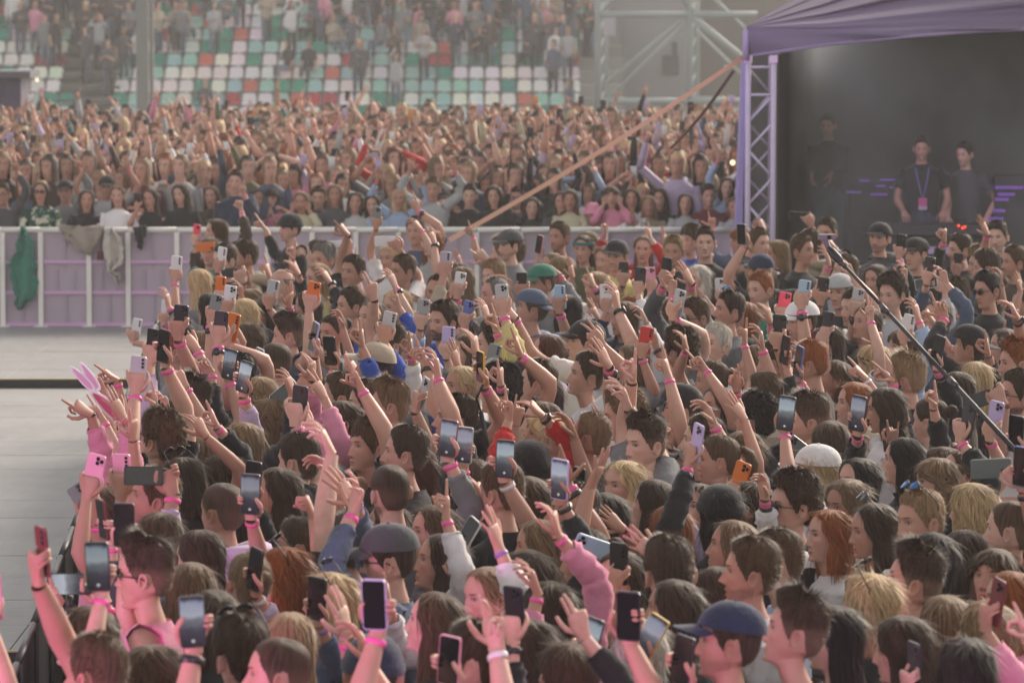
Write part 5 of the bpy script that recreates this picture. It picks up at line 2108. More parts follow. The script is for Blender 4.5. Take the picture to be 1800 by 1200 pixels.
    while y < 69:
        step = .44 if y < 60 else .58
        x = -.125 * y - .4 + r.uniform(0, .4)
        xm = .125 * y + .3 if False else min(.125 * y, (1330 - 900) / FPX * y + .3)
        while x < xm:
            if not (y < 46.6 and False):
                m_, c_ = person(x + r.normal(0, .08), y + r.normal(0, .1), r.uniform(1.42, 1.78) + .0008 * (y - 46), r.normal(8, 22), r.random() < (.3 if y < 48 else (.5 if y < 57 else .10)), big=y < 75)
                add(m_, c_); cnt += 1
            x += r.uniform(.36, .54) * (1 if y < 70 else 1.25)
        y += step
    # spectators in the stand
    z0_legs = True
    hubs = r.uniform(0, 1040, 16)
    for k in range(240):
        row = int(r.choice(np.arange(NROW), p=ROWP))
        yy = STY + row * TREAD + .25; zf = STZ + row * RISE
        uu = r.uniform(-20, 1045) if r.random() < .93 else r.uniform(130, 220)
        if row >= 5 and r.random() < .6: uu = float(np.clip(r.choice(hubs) + r.normal(0, 26), -15, 1045))
        if row < 5 and r.random() < .75: uu = r.choice([r.uniform(60, 250), r.uniform(940, 1010), r.uniform(500, 1000)])
        xx = (uu - 900) / FPX * yy
        sit = 'sit' if r.random() < .45 else 'stand'
        m_, c_ = person(xx, yy + (.35 if sit == 'sit' else -.15), zf + (1.60 if sit == 'stand' else 1.22), r.normal(0, 25), r.random() < .15, seated=sit, big=False)
        add(m_, c_); cnt += 1
    v = np.vstack(mb_v); cols = np.vstack(mb_c)
    cols = np.hstack([cols, np.ones((len(cols), 1))])
    me = mesh_from('distant_crowd', v, [np.vstack(mb_f4), np.vstack(mb_f3)], True, {'paint': ('FLOAT_COLOR', cols)})
    me.materials.append(MAT['paint'])
    o = link('distant_crowd', me)
    tag(o, 'dense crowd filling the pitch and the stand behind the pit fence', 'crowd', None, 'stuff')
    print('FAR', cnt, 'tris', sum(len(f) for f in mb_f4) * 2)

# ---------------------------------------------------------------- stadium stand
STY, STZ, TREAD, RISE, NROW = 124.0, -.25, .80, .37, 17
ROWP = np.array([.1, .1, .2, .5, 1.2, 2, 2.5, 2.6, 2.6, 2.2, 1.2, .4, 0, 0, 0, 0, 0]); ROWP = ROWP / ROWP.sum()
far_crowd()

def stand():
    root = empty('grandstand', (-10, STY, 0))
    tag(root, 'concrete stadium stand with rows of green, white and red plastic seats', 'grandstand')
    def loc(x, y, z): return (x + 10, y - STY, z)
    mb = MB()
    for k in range(NROW):
        yy = STY + k * TREAD; zf = STZ + k * RISE
        mb.box(loc(-9.5, yy + 4, zf / 2 - .25), (28, 8 if k < NROW - 1 else 30, zf + .5)) if False else mb.box(loc(-8.4, yy + TREAD / 2 + 0.0, (zf - 1.0) / 2), (23.4, TREAD - .002, zf + 1.0))
    mb.build('terrace', MAT['concrete'], root)
    m2 = MB()
    m2.box(loc(-8.4, STY + NROW * TREAD + .5, 4.2), (23.4, 1.0, 9.6))
    m2.build('back_wall', MAT['concrete'], root)
    # steps in the aisles
    for u0, u1 in ((118, 222),):
        x0, x1 = (u0 - 900) / FPX * (STY + 4), (u1 - 900) / FPX * (STY + 4)
        st = MB()
        for k in range(NROW):
            st.box(loc((x0 + x1) / 2, STY + k * TREAD - .2, STZ + k * RISE - RISE / 4 - .02), (x1 - x0, .4, RISE / 2))
        st.build('stair', plain('aisle_steps', (.13, .125, .115), .9), root)
    # seat
    sb = MB()
    prof = [(-.02, .0), (-.05, .05), (-.06, .16), (-.080, .28), (-.088, .30)]
    w = .203
    rings = []
    for y_, z_ in prof:
        xs = np.linspace(-1, 1, 7)
        ww = w * (1 if z_ < .28 else .90)
        rings.append(np.stack([xs * ww, -y_ * -1 * np.ones(7) * -1 + .03 * xs ** 2 * -1, z_ - .02 * xs ** 4 * (z_ > .27)], -1))
    R = np.array(rings)
    sb.loft(R, closed=False); R2 = R.copy(); R2[..., 1] += .03; sb.loft(R2[:, ::-1], closed=False)
    sb.loft(np.array([R[-1], R2[-1]]), closed=False)
    pan = []
    for y_, z_ in ((.0, .02), (-.15, .0), (-.36, .0), (-.40, -.03)):
        xs = np.linspace(-1, 1, 5); pan.append(np.stack([xs * w, y_ * np.ones(5), z_ + .02 * xs ** 2], -1))
    sb.loft(np.array(pan), closed=False)
    sb.box((0, .02, -.1), (.06, .06, .25))
    SEAT = sb.mesh('seat', True); SEAT.materials.append(MAT['seat'])
    cols = dict(white=(.80, .78, .75), mint=(.36, .58, .54), green=(.012, .30, .21), coral=(.60, .14, .10), red=(.46, .025, .045))
    seats = []
    for k in range(NROW):
        yy = STY + k * TREAD + .42; zf = STZ + k * RISE + .22
        for (ua, ub) in ((-8, 60 if k > 6 else 120), (226, 1040 - 4 * max(0, 8 - k))):
            xa, xb = (ua - 900) / FPX * yy, (ub - 900) / FPX * yy
            if ua < 0: xa = -15.9
            if ua > 0: xa = (226 - 900) / FPX * (STY + 4)
            x = xa
            while x < xb:
                u, v, _ = project((x, yy, zf + .2))
                if v > -12 and v < 212 and u > -20: seats.append((abs(v - 100), x, yy, zf))
                x += .475
    r = np.random.default_rng(5)
    far_seats = MB()
    # the ones in view longest: three hundred as objects
    vis = sorted(seats, key=lambda s: -s[3] if False else s[0])
    pal = ['white', 'mint', 'green', 'coral', 'red']
    prev = 'white'
    seats2 = sorted(vis, key=lambda s: (s[3], s[1]))
    colour_of = {}
    for s in seats2:
        if r.random() > .22: prev = pal[r.choice(5, p=[.46, .27, .16, .055, .055])]
        colour_of[s] = prev
    extra = []
    for i, s in enumerate(vis):
        c = cols[colour_of[s]]
        if i < 300:
            link('seat', SEAT, root, tuple(q * r.uniform(.9, 1.08) for q in c), loc=loc(s[1], s[2], s[3]))
        else: extra.append(s)
    if extra:
        co = np.empty(len(SEAT.vertices) * 3, np.float32); SEAT.vertices.foreach_get('co', co); co = co.reshape(-1, 3)
        fs = [tuple(p.vertices) for p in SEAT.polygons]; f4 = np.array([f for f in fs if len(f) == 4])
        V = []; F = []; CC = []
        for i, s in enumerate(extra):
            V.append(co + np.array(loc(s[1], s[2], s[3]))); F.append(f4 + i * len(co)); CC.append(np.tile(np.array(cols[colour_of[s]] + (1,)), (len(co), 1)))
        me = mesh_from('seat_rows', np.vstack(V), [np.vstack(F)], True, {'paint': ('FLOAT_COLOR', np.vstack(CC))})
        me.materials.append(MAT['paint']); tag(link('seat_rows', me, root), kind='stuff')
    print('SEATS', len(seats))
    # mast standing in the aisle
    for (u, d, wd) in ((252, 121, .34), (268, 121.6, .10)):
        x = (u - 900) / FPX * d
        mb = MB(); mb.loft(np.array([[(x - wd / 2, d - .15, z), (x + wd / 2, d - .15, z), (x + wd / 2, d + .15, z), (x - wd / 2, d + .15, z)] for z in (0, 7)]))
        tag(mb.build('mast', plain('mast_paint', (.19, .20, .19), .6)), 'thick grey mast standing before the stand aisle' if wd > .2 else 'thin grey pipe running up beside the thick mast', 'mast')
    # kiosk roof at the edge
    rt = empty('kiosk', ((15 - 900) / FPX * 78, 78, 0)); tag(rt, 'low dark purple control booth in front of the stand', 'booth')
    mb = MB(); mb.box((-.6, 0, 2.15), (2.2, 1.6, .12)); mb.build('roof', plain('booth_roof', (.08, .075, .10), .5), rt)
    mb = MB(); mb.box((-.65, .1, 1.75), (1.9, 1.3, .66)); mb.build('wall', plain('booth_wall', (.055, .035, .09), .6), rt)
    mb = MB(); mb.box((-.65, .1, .7), (1.7, 1.1, 1.4)); mb.build('base', plain('booth_base', (.14, .13, .12), .8), rt)
stand()

def far_side():
    # concrete side wall and stair of the stand, beside the scaffold
    D = 132.0
    mb = MB()
    def W(u, v, d): return at(u, v, d)
    x0, x1 = (1040 - 900) / FPX * D, (1225 - 900) / FPX * D
    pts = [(x0 - .5, -1), (x1, -1), (x1, 9), (x0 + 2.4, 9), (x0 - .3, 1.2)]
    a = np.array([[x, D, z] for x, z in pts]); b = a + np.array([0, 3, 0])
    mb.loft(np.array([a, b]))
    tag(mb.build('stand_wall', plain('pale_concrete', (.36, .355, .35), .85, noise=.1, scale=.4)), 'pale concrete end wall of the stand behind the scaffold', 'wall')
    mb = MB()
    mb.box(((1300 - 900) / FPX * 140, 140, 4), (4.2, 1.0, 10))
    tag(mb.build('back_wall', plain('brown_concrete', (.25, .235, .215), .9, noise=.15, scale=.3)), 'brownish concrete wall far behind the tent tower', 'wall')
    mb = MB()
    for k in range(24):
        mb.box(((1085 - 900) / FPX * 137 + .0, 137 + k * .3, .25 + k * .18), (2.6, .3, .5 + k * .36))
    tag(mb.build('staircase', plain('stair_concrete', (.19, .16, .13), .9)), 'brown concrete staircase climbing beside the seats', 'staircase')
    mb = MB()
    mb.box(((1185 - 900) / FPX * D, D - .06, 1.55), (.16, .06, 1.0)); mb.box(((1178 - 900) / FPX * D, D - .06, 1.35), (.5, .05, .6))
    tag(mb.build('door', plain('door_paint', (.12, .12, .12), .6)), 'small dark door in the pale end wall', 'door')
    # scaffold tower
    r = empty('scaffold', ((1200 - 900) / FPX * 118, 118, 0)); ox = (1200 - 900) / FPX * 118
    tag(r, 'white painted steel scaffold frame with diagonal braces before the concrete wall', 'scaffold')
    def X(u): return (u - 900) / FPX * 118 - ox
    def Z(v): return at(900, v, 118)[2]
    steel = (.38, .43, .42)
    for u in (1055, 1216):
        for q, rr in ((-5, .085), (9, .085)):
            m = MB(); m.tube([(X(u + q), 0 if q < 0 else .6, 0), (X(u + q), 0 if q < 0 else .6, 7)], rr, 8); m.build('post', MAT['metal'], r, True, steel)
        m = MB()
        for k in range(12): m.tube([(X(u - 5), 0, .4 + k * .5), (X(u + 9), .6, .9 + k * .5)], .03, 5)
        tag(m.build('lacing', MAT['metal'], r, True, steel), kind='stuff')
    for v in (26, 178, -60):
        for u0, u1 in ((1055, 1216), (1216, 1330)):
            m = MB(); m.tube([(X(u0), 0, Z(v)), (X(u1), 0, Z(v))], .09, 8); m.build('rail', MAT['metal'], r, True, steel)
    for u0, v0, u1, v1 in ((1068, 176, 1214, 30), (1062, 150, 1206, 28), (1216, 30, 1316, 112), (1222, 52, 1300, 130), (1060, 20, 1120, -50), (1216, 20, 1160, -60), (1216, 176, 1290, 178), (1246, -10, 1318, 60)):
        m = MB(); m.tube([(X(u0), .02, Z(v0)), (X(u1), .02, Z(v1))], .05 if u0 != 1216 else .10, 7); m.build('brace', MAT['metal'], r, True, steel)
    m = MB(); m.loft(np.array([[(X(1060), -.1, Z(32)), (X(1082), -.1, Z(32))], [(X(1060), -.12, Z(62)), (X(1082), -.06, Z(64))]]), closed=False)
    v = m.v[0]; m.v = [v]; m.box((X(1071), -.1, Z(47)), (.30, .02, .45))
    tag(m.build('towel', MAT['cloth'], None, False, (.5, .48, .52)), 'pale cloth tied to the scaffold', 'cloth').location = (ox, 118, 0)
far_side()

# ---------------------------------------------------------------- ground, decks
def ground():
    mb = MB(); mb.box((0, 200, -.10), (500, 520, .1))
    tag(mb.build('ground', MAT['ground']), kind='structure')
    steps = [(2.0, 23.35, -.04), (23.45, 39.15, .03), (39.25, 45.6, .10)]
    pm = {}
    for (y0, y1, z) in steps:
        st = MB(); st.box((-6.0, (y0 + y1) / 2, z - .03 - .012), (11.0, y1 - y0, .06))
        tag(st.build('deck_base', plain('deck_frame', (.05, .05, .05), .8)), kind='structure')
        lip = MB(); lip.box((-6.0, y0 - .012, z - .028), (11.0, .02, .064)); lip2 = MB(); lip2.box((-6.0, y0 + .02, z + .004), (11.0, .055, .012))
        if y0 > 3:
            tag(lip.build('deck_skirt', plain('deck_black_skirt', (.015, .015, .016), .7)), kind='structure')
            tag(lip2.build('deck_edge', plain('deck_wood_edge', (.46, .33, .15), .6)), kind='structure')
    k = 0
    holder = bpy.data.objects.new('deck', None); COL.objects.link(holder); tag(holder, kind='structure')
    sizes = {}
    for (y0, y1, z) in steps:
        ys = np.arange(max(y0, 9.3) + .06, y1, 1.0)
        for y in ys:
            h = min(1.0, y1 - y)
            if h < .1: continue
            for x in np.arange(-8.5, -.9, 1.9):
                if x + 1.9 > barrier_x(y) + .25 and y < 34.0 and x > barrier_x(y): continue
                if x + 1.9 < -.14 * (y + 1): continue
                kk = round(h, 2)
                if kk not in sizes:
                    m = MB(); bz = .0045
                    a = [(-.948, -kk / 2 + .004), (.948, -kk / 2 + .004), (.948, kk / 2 - .004), (-.948, kk / 2 - .004)]
                    rings = np.array([[(px, py, -.012) for px, py in a], [(px, py, -.002) for px, py in a], [(px * .998, py * .995, 0) for px, py in a]])
                    m.loft(rings[:, ::-1], True, True)
                    me = m.mesh('deck_panel', False); me.materials.append(MAT['deck']); sizes[kk] = me
                link('deck_panel', sizes[kk], holder, loc=(x + .95, y + kk / 2, z + rnd.uniform(-.0015, .0015)))
ground()

# ---------------------------------------------------------------- crowd barrier along the pit
def pit_barrier():
    r = empty('crowd_barrier', (barrier_x(12) - .04, 12, 0)); o = np.array([barrier_x(12) - .04, 12, 0])
    tag(r, 'black steel crowd barrier the front row presses against', 'barrier')
    y = 8.0
    while y < 33:
        a = np.array([barrier_x(y) - .04, y, 0]) - o; b = np.array([barrier_x(y + 1.02) - .04, y + 1.02, 0]) - o
        m = MB()
        m.tube([a + (0, 0, 1.10), b + (0, 0, 1.10)], .017, 8)
        m.build('top_rail', MAT['satin'], r, True, (.014, .014, .016))
        m = MB(); n = np.cross(b - a, (0, 0, 1)); n /= np.linalg.norm(n)
        q = np.array([a + (0, 0, .12), b + (0, 0, .12), b + (0, 0, 1.075), a + (0, 0, 1.075)])
        m.loft(np.array([q + n * .004, q - n * .004]), True, True)
        m.build('panel', MAT['satin'], r, False, (.02, .02, .022))
        m = MB(); m.tube([a, a + (0, 0, 1.1)], .022, 6); m.build('post', MAT['metal'], r, True, (.02, .02, .022))
        y += 1.04
pit_barrier()

# ---------------------------------------------------------------- white pit fence with mauve mesh, purple light put into the cross bar colour
def fence():
    D = 45.5
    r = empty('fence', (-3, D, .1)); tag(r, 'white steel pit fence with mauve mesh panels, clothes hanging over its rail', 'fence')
    def X(u): return (u - 900) / FPX * D + 3
    ztop = at(900, 404, D)[2] - .1
    us = [3, 70, 155, 224, 310, 396, 470, 548, 625, 700, 770, 838, 915, 990, 1065, 1140, 1215, 1290]
    white = (.82, .80, .74)
    for i, u in enumerate(us):
        m = MB(); m.box((X(u), 0, ztop / 2 - .01), (.052, .05, ztop - .03)); m.box((X(u), .02, .0), (.14, .2, .02))
        m.box((X(u), -.028, ztop - .12), (.02, .01, .03))
        m.build('post', MAT['satin'], r, False, white)
    us2 = [-60] + us + [1320]
    for a, b in zip(us2[:-1], us2[1:]):
        xa, xb = X(a) + .003, X(b) - .003
        m = MB(); m.tube([(xa, 0, ztop), (xb, 0, ztop)], .030, 8); m.build('top_rail', MAT['satin'], r, True, white)
        m = MB()
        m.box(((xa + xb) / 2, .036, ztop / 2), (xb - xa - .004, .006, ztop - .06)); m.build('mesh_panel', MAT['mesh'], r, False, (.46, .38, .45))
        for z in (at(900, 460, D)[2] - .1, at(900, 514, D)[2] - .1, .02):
            m = MB(); m.box(((xa + xb) / 2, .014, z), (xb - xa - .05, .03, .034)); m.build('cross_bar', MAT['satin'], r, False, (.66, .40, .66))  # the purple light falling on the bars is put into their base colour
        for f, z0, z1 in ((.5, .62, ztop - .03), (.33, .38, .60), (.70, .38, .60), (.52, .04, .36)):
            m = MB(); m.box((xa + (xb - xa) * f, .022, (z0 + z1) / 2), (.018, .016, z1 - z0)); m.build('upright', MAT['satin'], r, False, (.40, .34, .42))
    def drape(name, label, cat, outline, col, depth=.05, seed=1, y=-.07, fold=.035):
        """hanging cloth: outline rows of (v, left u, right u)"""
        rr = np.random.default_rng(seed); rings = []
        nn = 14
        for v, ul, ur in outline:
            z = at(900, v, D)[2]
            xs = np.linspace((ul - 900) / FPX * D, (ur - 900) / FPX * D, nn)
            yy = D + y + fold * np.sin(np.linspace(0, 9, nn) + seed + v * .02) - .01
            rings.append(np.stack([xs, yy, np.full(nn, z) + .01 * np.sin(np.linspace(0, 14, nn) + v)], -1))
        R = np.array(rings)
        # refine rows
        R2 = []
        for i in range(len(R) - 1):
            for q in (0, .33, .66): R2.append(R[i] * (1 - q) + R[i + 1] * q)
        R2.append(R[-1]); R2 = np.array(R2) + rr.normal(0, .009, (len(R2), nn, 3))
        back = R2[:, ::-1].copy(); back[..., 1] += depth
        full = np.concatenate([R2, back], axis=1)
        m = MB(); m.loft(full, True, True)
        tag(m.build(name, MAT['knit'], None, True, col), label, cat)
    drape('jacket', 'green jacket hung by its hood over the white fence', 'jacket', [(398, 40, 44), (410, 34, 49), (426, 29, 57), (440, 30, 60), (452, 20, 60), (466, 15, 63), (480, 19, 61), (500, 21, 65), (520, 26, 62), (531, 25, 45), (541, 30, 40)], (.05, .24, .18), seed=2)
    drape('shawl', 'beige cloth draped in a swag over the white fence rail', 'shawl', [(398, 104, 184), (410, 108, 178), (424, 118, 172), (436, 134, 166), (446, 146, 160)], (.40, .34, .29), seed=4)
    drape('bag', 'cream bag with long fringes hanging on the fence', 'bag', [(402, 188, 198), (414, 184, 208), (430, 180, 218), (446, 182, 218), (462, 188, 216), (474, 190, 196), (482, 199, 214), (496, 206, 212)], (.58, .54, .48), depth=.10, seed=6, y=-.12)
    drape('scarf', 'black sleeve of cloth dangling over the fence rail', 'scarf', [(398, 236, 258), (415, 237, 257), (430, 242, 252), (436, 245, 250)], (.016, .016, .02), seed=8)
    m = MB(); z1 = at(900, 448, D)[2]
    m.box(((176 - 900) / FPX * D, D - .05, z1), (.07, .04, .10)); m.tube([((176 - 900) / FPX * D, D - .05, z1 + .05), ((180 - 900) / FPX * D, D - .06, ztop + .1)], .006, 5)
    tag(m.build('pouch', MAT['cloth'], None, False, (.09, .035, .035)), 'small brown pouch hanging beside the cream fringed bag', 'pouch')
    # small gate frame past the last panel
fence()

# ---------------------------------------------------------------- tent with its truss tower
def tent():
    D = 42.0
    r = empty('stage_tent', ((1335 - 900) / FPX * D, D, 0)); ox, oy = (1335 - 900) / FPX * D, D
    tag(r, 'open stage tent with a violet roof on a lattice truss tower', 'tent')
    def X(u, d=D): return (u - 900) / FPX * d - ox
    ztop = at(900, 100, D)[2]
    lav = (.46, .41, .48)
    chords = [(X(1313), -.16), (X(1357), -.16), (X(1313), .20), (X(1357), .20)]
    tw = empty('truss_tower', (0, 0, 0)); tw.parent = r
    for i, (x, y) in enumerate(chords):
        m = MB(); m.tube([(x, y, 0), (x, y, ztop)], .028, 8); m.build('chord', MAT['metal'], tw, True, lav)
    n = 11
    for k in range(n):
        z0, z1 = ztop - .10 - k * .27, ztop - .10 - (k + 1) * .27
        if k in (0, 1, 6): segs = [((0, 1), z0, z0), ((0, 1), z1, z1)] if k != 1 else [((0, 1), z1, z0)]
        else: segs = [((0, 1), z0, z1) if k % 2 else ((0, 1), z1, z0)]
        for (a, b), za, zb in segs + [((2, 3), z1, z0) if k % 2 else ((2, 3), z0, z1), ((0, 2), z0, z1), ((1, 3), z1, z0)]:
            m = MB(); m.tube([(chords[a][0], chords[a][1], za), (chords[b][0], chords[b][1], zb)], .014, 6); m.build('lattice_bar', MAT['metal'], tw, True, lav)
    for (x, y) in chords[:2]:
        m = MB(); m.box((x, y, ztop - .02), (.075, .075, .075)); m.build('corner_block', MAT['metal'], tw, False, (.60, .45, .58))
    # side cloth, slightly slanted
    m = MB(); m.loft(np.array([[(X(1305), -.05, ztop), (X(1311), -.05, ztop), (X(1311), .3, ztop), (X(1305), .3, ztop)], [(X(1284), -.05, 0), (X(1300), -.05, 0), (X(1300), .3, 0), (X(1284), .3, 0)]]))
    m.build('side_cloth', MAT['fabric'], r, False, (.26, .22, .42))
    # roof: fabric from the corner up to the right with folds
    U = np.linspace(1309, 2100, 40)
    low = np.interp(U, [1309, 1330, 1450, 1600, 1700, 1800, 2100], [98, 95, 78, 63, 56, 51, 48])
    mid = np.interp(U, [1309, 1330, 1450, 1600, 1700, 1800, 2100], [50, 50, 55, 52, 50, 47, 44])
    rows = []
    def zz(v, d=D): return CAM_H - (np.asarray(v, float) + 20) / FPX * d
    rng2 = np.random.default_rng(3)
    for q in np.linspace(0, 1, 5):
        v = low * (1 - q) + mid * q
        rows.append(np.stack([(U - 900) / FPX * D - ox, -.22 + .05 * np.sin(U * .03 + q * 3) * (1 - q), zz(v)], -1))
    for q in np.linspace(.02, 1, 44):
        x = (U - 900) / FPX * D - ox
        w = np.clip((U - 1309) / 260, 0, 1.3)
        rise = q * (.0031 * (U - 1309) + .02)
        fold = (.075 * np.sin(q * 27 + .4) + .035 * np.sin(q * 61 + U * .004) + .02 * np.sin(q * 13 + U * .011)) * w
        rows.append(np.stack([x, -.22 + q * 1.9 * w + fold, zz(mid) + rise + .35 * fold * q], -1))
    m = MB(); m.loft(np.array(rows), closed=False); m.build('canopy', MAT['fabric'], r, True, (.115, .092, .140))
    # edge trim
    m = MB(); m.tube(np.array([p for p in rows[0][:30]]), .018, 5); m.build('hem', MAT['fabric'], r, True, (.20, .16, .24))
    m = MB(); m.tube([(X(1308), -.22, zz(52)), (X(1308), -.22, zz(104))], .03, 6); m.build('corner_pole', MAT['metal'], r, True, (.30, .24, .38))
    blk = plain('black_drape', (.010, .010, .011), .95, noise=.2, scale=2)
    m = MB(); m.box((5.25, 5.2, 1.5), (9.6, .05, 3.6)); m.build('back_drape', blk, r)
    m = MB(); m.box((X(1372) , 2.6, 1.5), (.04, 5.0, 3.1)); m.build('side_drape', blk, r)
    m = MB(); m.loft(np.array([[(1.2, .3, 3.42), (9, .3, 3.55)], [(1.2, 5.1, 3.30), (9, 5.1, 3.30)]]), closed=False); m.build('lining', blk, r)
    m = MB(); m.box((4.2, 2.6, .25), (8.4, 4.8, .46)); m.build('stage_floor', plain('stage_black', (.02, .02, .02), .7), r)
    # slim mauve pole inside
    m = MB(); m.tube([(X(1370), .9, 0), (X(1370), .9, ztop)], .022, 6); m.build('inner_pole', MAT['metal'], r, True, (.22, .12, .26))
    m = MB(); m.tube([(X(1497, 45), 3, .48), (X(1497, 45), 3, 1.35)], .02, 6); m.build('inner_pole', MAT['metal'], r, True, (.16, .14, .22))
    # ratchet straps
    def strap(name, lab, a, b, w, col):
        a, b = np.array(a), np.array(b); m = MB()
        d = (b - a) / np.linalg.norm(b - a); s = np.cross(d, (0, 1, 0)); s /= np.linalg.norm(s)
        pts = [a + (b - a) * t + np.array([0, 0, -.05 * math.sin(math.pi * t)]) for t in np.linspace(0, 1, 9)]
        R = np.array([[p - s * w / 2 - (0, .006, 0), p + s * w / 2 - (0, .006, 0), p + s * w / 2 + (0, .006, 0), p - s * w / 2 + (0, .006, 0)] for p in pts])
        m.loft(R); tag(m.build(name, MAT['satin'], None, False, col), lab, 'strap')
    strap('ratchet_strap', 'orange ratchet strap slanting down from the tent corner across the crowd', at(1309, 99, 42), at(790, 422, 38.5), .042, (.54, .27, .17))
    strap('ratchet_strap', 'dull red strap running down behind the orange one', at(1290, 124, 42.3), at(1178, 262, 47.5), .034, (.20, .06, .05))
    m = MB(); m.box(at(1278, 118, 41.9), (.06, .03, .04)); tag(m.build('ratchet_buckle', MAT['metal'], None, False, (.5, .5, .45)), 'metal buckle on the orange strap near the tent corner', 'buckle')
    # mixing desk and gear
    rr = empty('mixing_desk', ((1650 - 900) / FPX * 43, 43, 0)); tag(rr, 'black mixing desk with red indicator lights under the tent', 'mixing desk')
    def L(u, v, d=43): p = at(u, v, d); return p - np.array([(1650 - 900) / FPX * 43, 43, 0])
    c = L(1660, 402); m = MB(); m.box((c[0], 0, c[2]), (1.15, .5, .10)); m.build('console', MAT['satin'], rr, False, (.03, .03, .035))
    m = MB(); m.box((c[0], .1, c[2] - .33), (1.1, .4, .5)); m.build('cabinet', MAT['satin'], rr, False, (.015, .015, .017))
    c = L(1690, 437); m = MB(); m.box((c[0], -.28, c[2]), (.85, .03, .07)); m.build('light_strip', MAT['satin'], rr, False, (.42, .30, .46))
    red = plain('red_indicator', (.4, .01, .01), .4, emit=(1, .06, .03, 1.6)); ora = plain('orange_indicator', (.4, .1, .01), .4, emit=(1, .2, .05, 1.4)); pur = plain('purple_led', (.1, .03, .2), .4, emit=(.34, .12, .8, .16)); 
    for u, v, mt in ((1680, 394, red), (1687, 398, red), (1691, 396, red), (1546, 393, ora)):
        c = L(u, v); m = MB(); m.loft(tube_rings([(c[0], -.27, c[2]), (c[0], -.30, c[2])], [.011, .010], 8)); m.build('indicator_light', mt, rr)
    rk = empty('equipment_rack', ((1540 - 900) / FPX * 44.5, 44.5, .48)); tag(rk, 'black equipment rack with dim purple lights at the back of the tent', 'rack')
    o2 = np.array([(1540 - 900) / FPX * 44.5, 44.5, .48])
    m = MB(); c = at(1535, 335, 44.5) - o2; m.box((c[0], 0, c[2] - .15), (.50, .3, .55)); m.build('case', MAT['satin'], rk, False, (.02, .02, .022))
    for u, v, w in ((1520, 318, 20), (1560, 316, 26), (1548, 327, 16), (1500, 338, 26), (1545, 342, 30), (1568, 330, 8)):
        c = at(u, v, 44.3) - o2; m = MB(); m.box((c[0], -.2, c[2]), (w / FPX * 44, .02, .022)); m.build('led_strip', pur, rk)
    rk = empty('equipment_rack', ((1775 - 900) / FPX * 43.6, 43.6, .48)); tag(rk, 'black shelf of gear with bright purple strips by the grey shirt', 'rack')
    o2 = np.array([(1775 - 900) / FPX * 43.6, 43.6, .48])
    m = MB(); c = at(1790, 360, 43.6) - o2; m.box((c[0], .1, c[2] - .1), (.5, .3, .8)); m.build('case', MAT['satin'], rk, False, (.02, .02, .022))
    for u, v, w in ((1775, 330, 50), (1770, 342, 30), (1762, 351, 24), (1757, 371, 22), (1752, 385, 26), (1748, 398, 26)):
        c = at(u, v, 43.4) - o2; m = MB(); m.box((c[0], -.15, c[2]), (w / FPX * 43.5, .02, .028)); m.build('led_strip', pur, rk)
    # crew
    crew = [(1620, 262, 43.6, 5, 'm', 'crop', 'dbr', 'black', 's', 'crew man in black with a blue lanyard behind the desk'),
            (1697, 272, 43.8, 40, 'm', 'crop', 'dbr', 'dgrey', 's', 'crew man in a dark grey shirt behind the desk'),
            (1456, 222, 46.0, 20, 'm', 'crop', 'dbr', 'black', 'l', 'dim figure in black in the gloom of the tent')]
    for u, v, d, yw, sx, h, hcx, top, sl, lab in crew:
        x, y, z = at(u, v, d)
        H = []
        if d < 44:
            for sd in (1, -1):
                H.append(dict(P=np.array([x - sd * .2, y - .25, z - .62]), Z=np.array([0, -.6, -.4]), Y=np.array([0, 0, -1.0]), side=sd, pose='relax'))
        ff = dict(nose=1, chin=1, brow=1, open=0, lip=.1, beard=.2)
        zb = .48 if d < 45 else .9
        ro = build_person(x, y, yw, yw, -.1, 0, z, False, h, hcx, rnd2.choice(TONES), top, sl, [], H, False, ff, lab, 'crew in the tent', 4, z0=z - 1.64)
    x, y, z = at(1620, 262, 43.6)
    m = MB(); m.tube([(x - .07, y - .07, z - .19), (x - .05, y - .13, z - .30), (x - .005, y - .16, z - .50)], .008, 5); m.tube([(x + .07, y - .07, z - .19), (x + .05, y - .13, z - .30), (x + .005, y - .16, z - .50)], .008, 5)
    rr = empty('lanyard', (x, y - .16, z - .5)); tag(rr, 'blue lanyard with a pink pass on the chest of the crew man', 'lanyard')
    m.v = [v_ - np.array([x, y - .16, z - .5]) for v_ in m.v]; m.build('ribbon', MAT['satin'], rr, True, (.16, .18, .42))
    m = MB(); m.box((0, -.012, -.05), (.085, .008, .12)); m.build('pass_card', MAT['satin'], rr, False, (.55, .07, .25))
    m = MB(); m.box((0, -.017, -.095), (.085, .004, .035)); m.build('pass_print', MAT['satin'], rr, False, (.45, .40, .55))
tent()

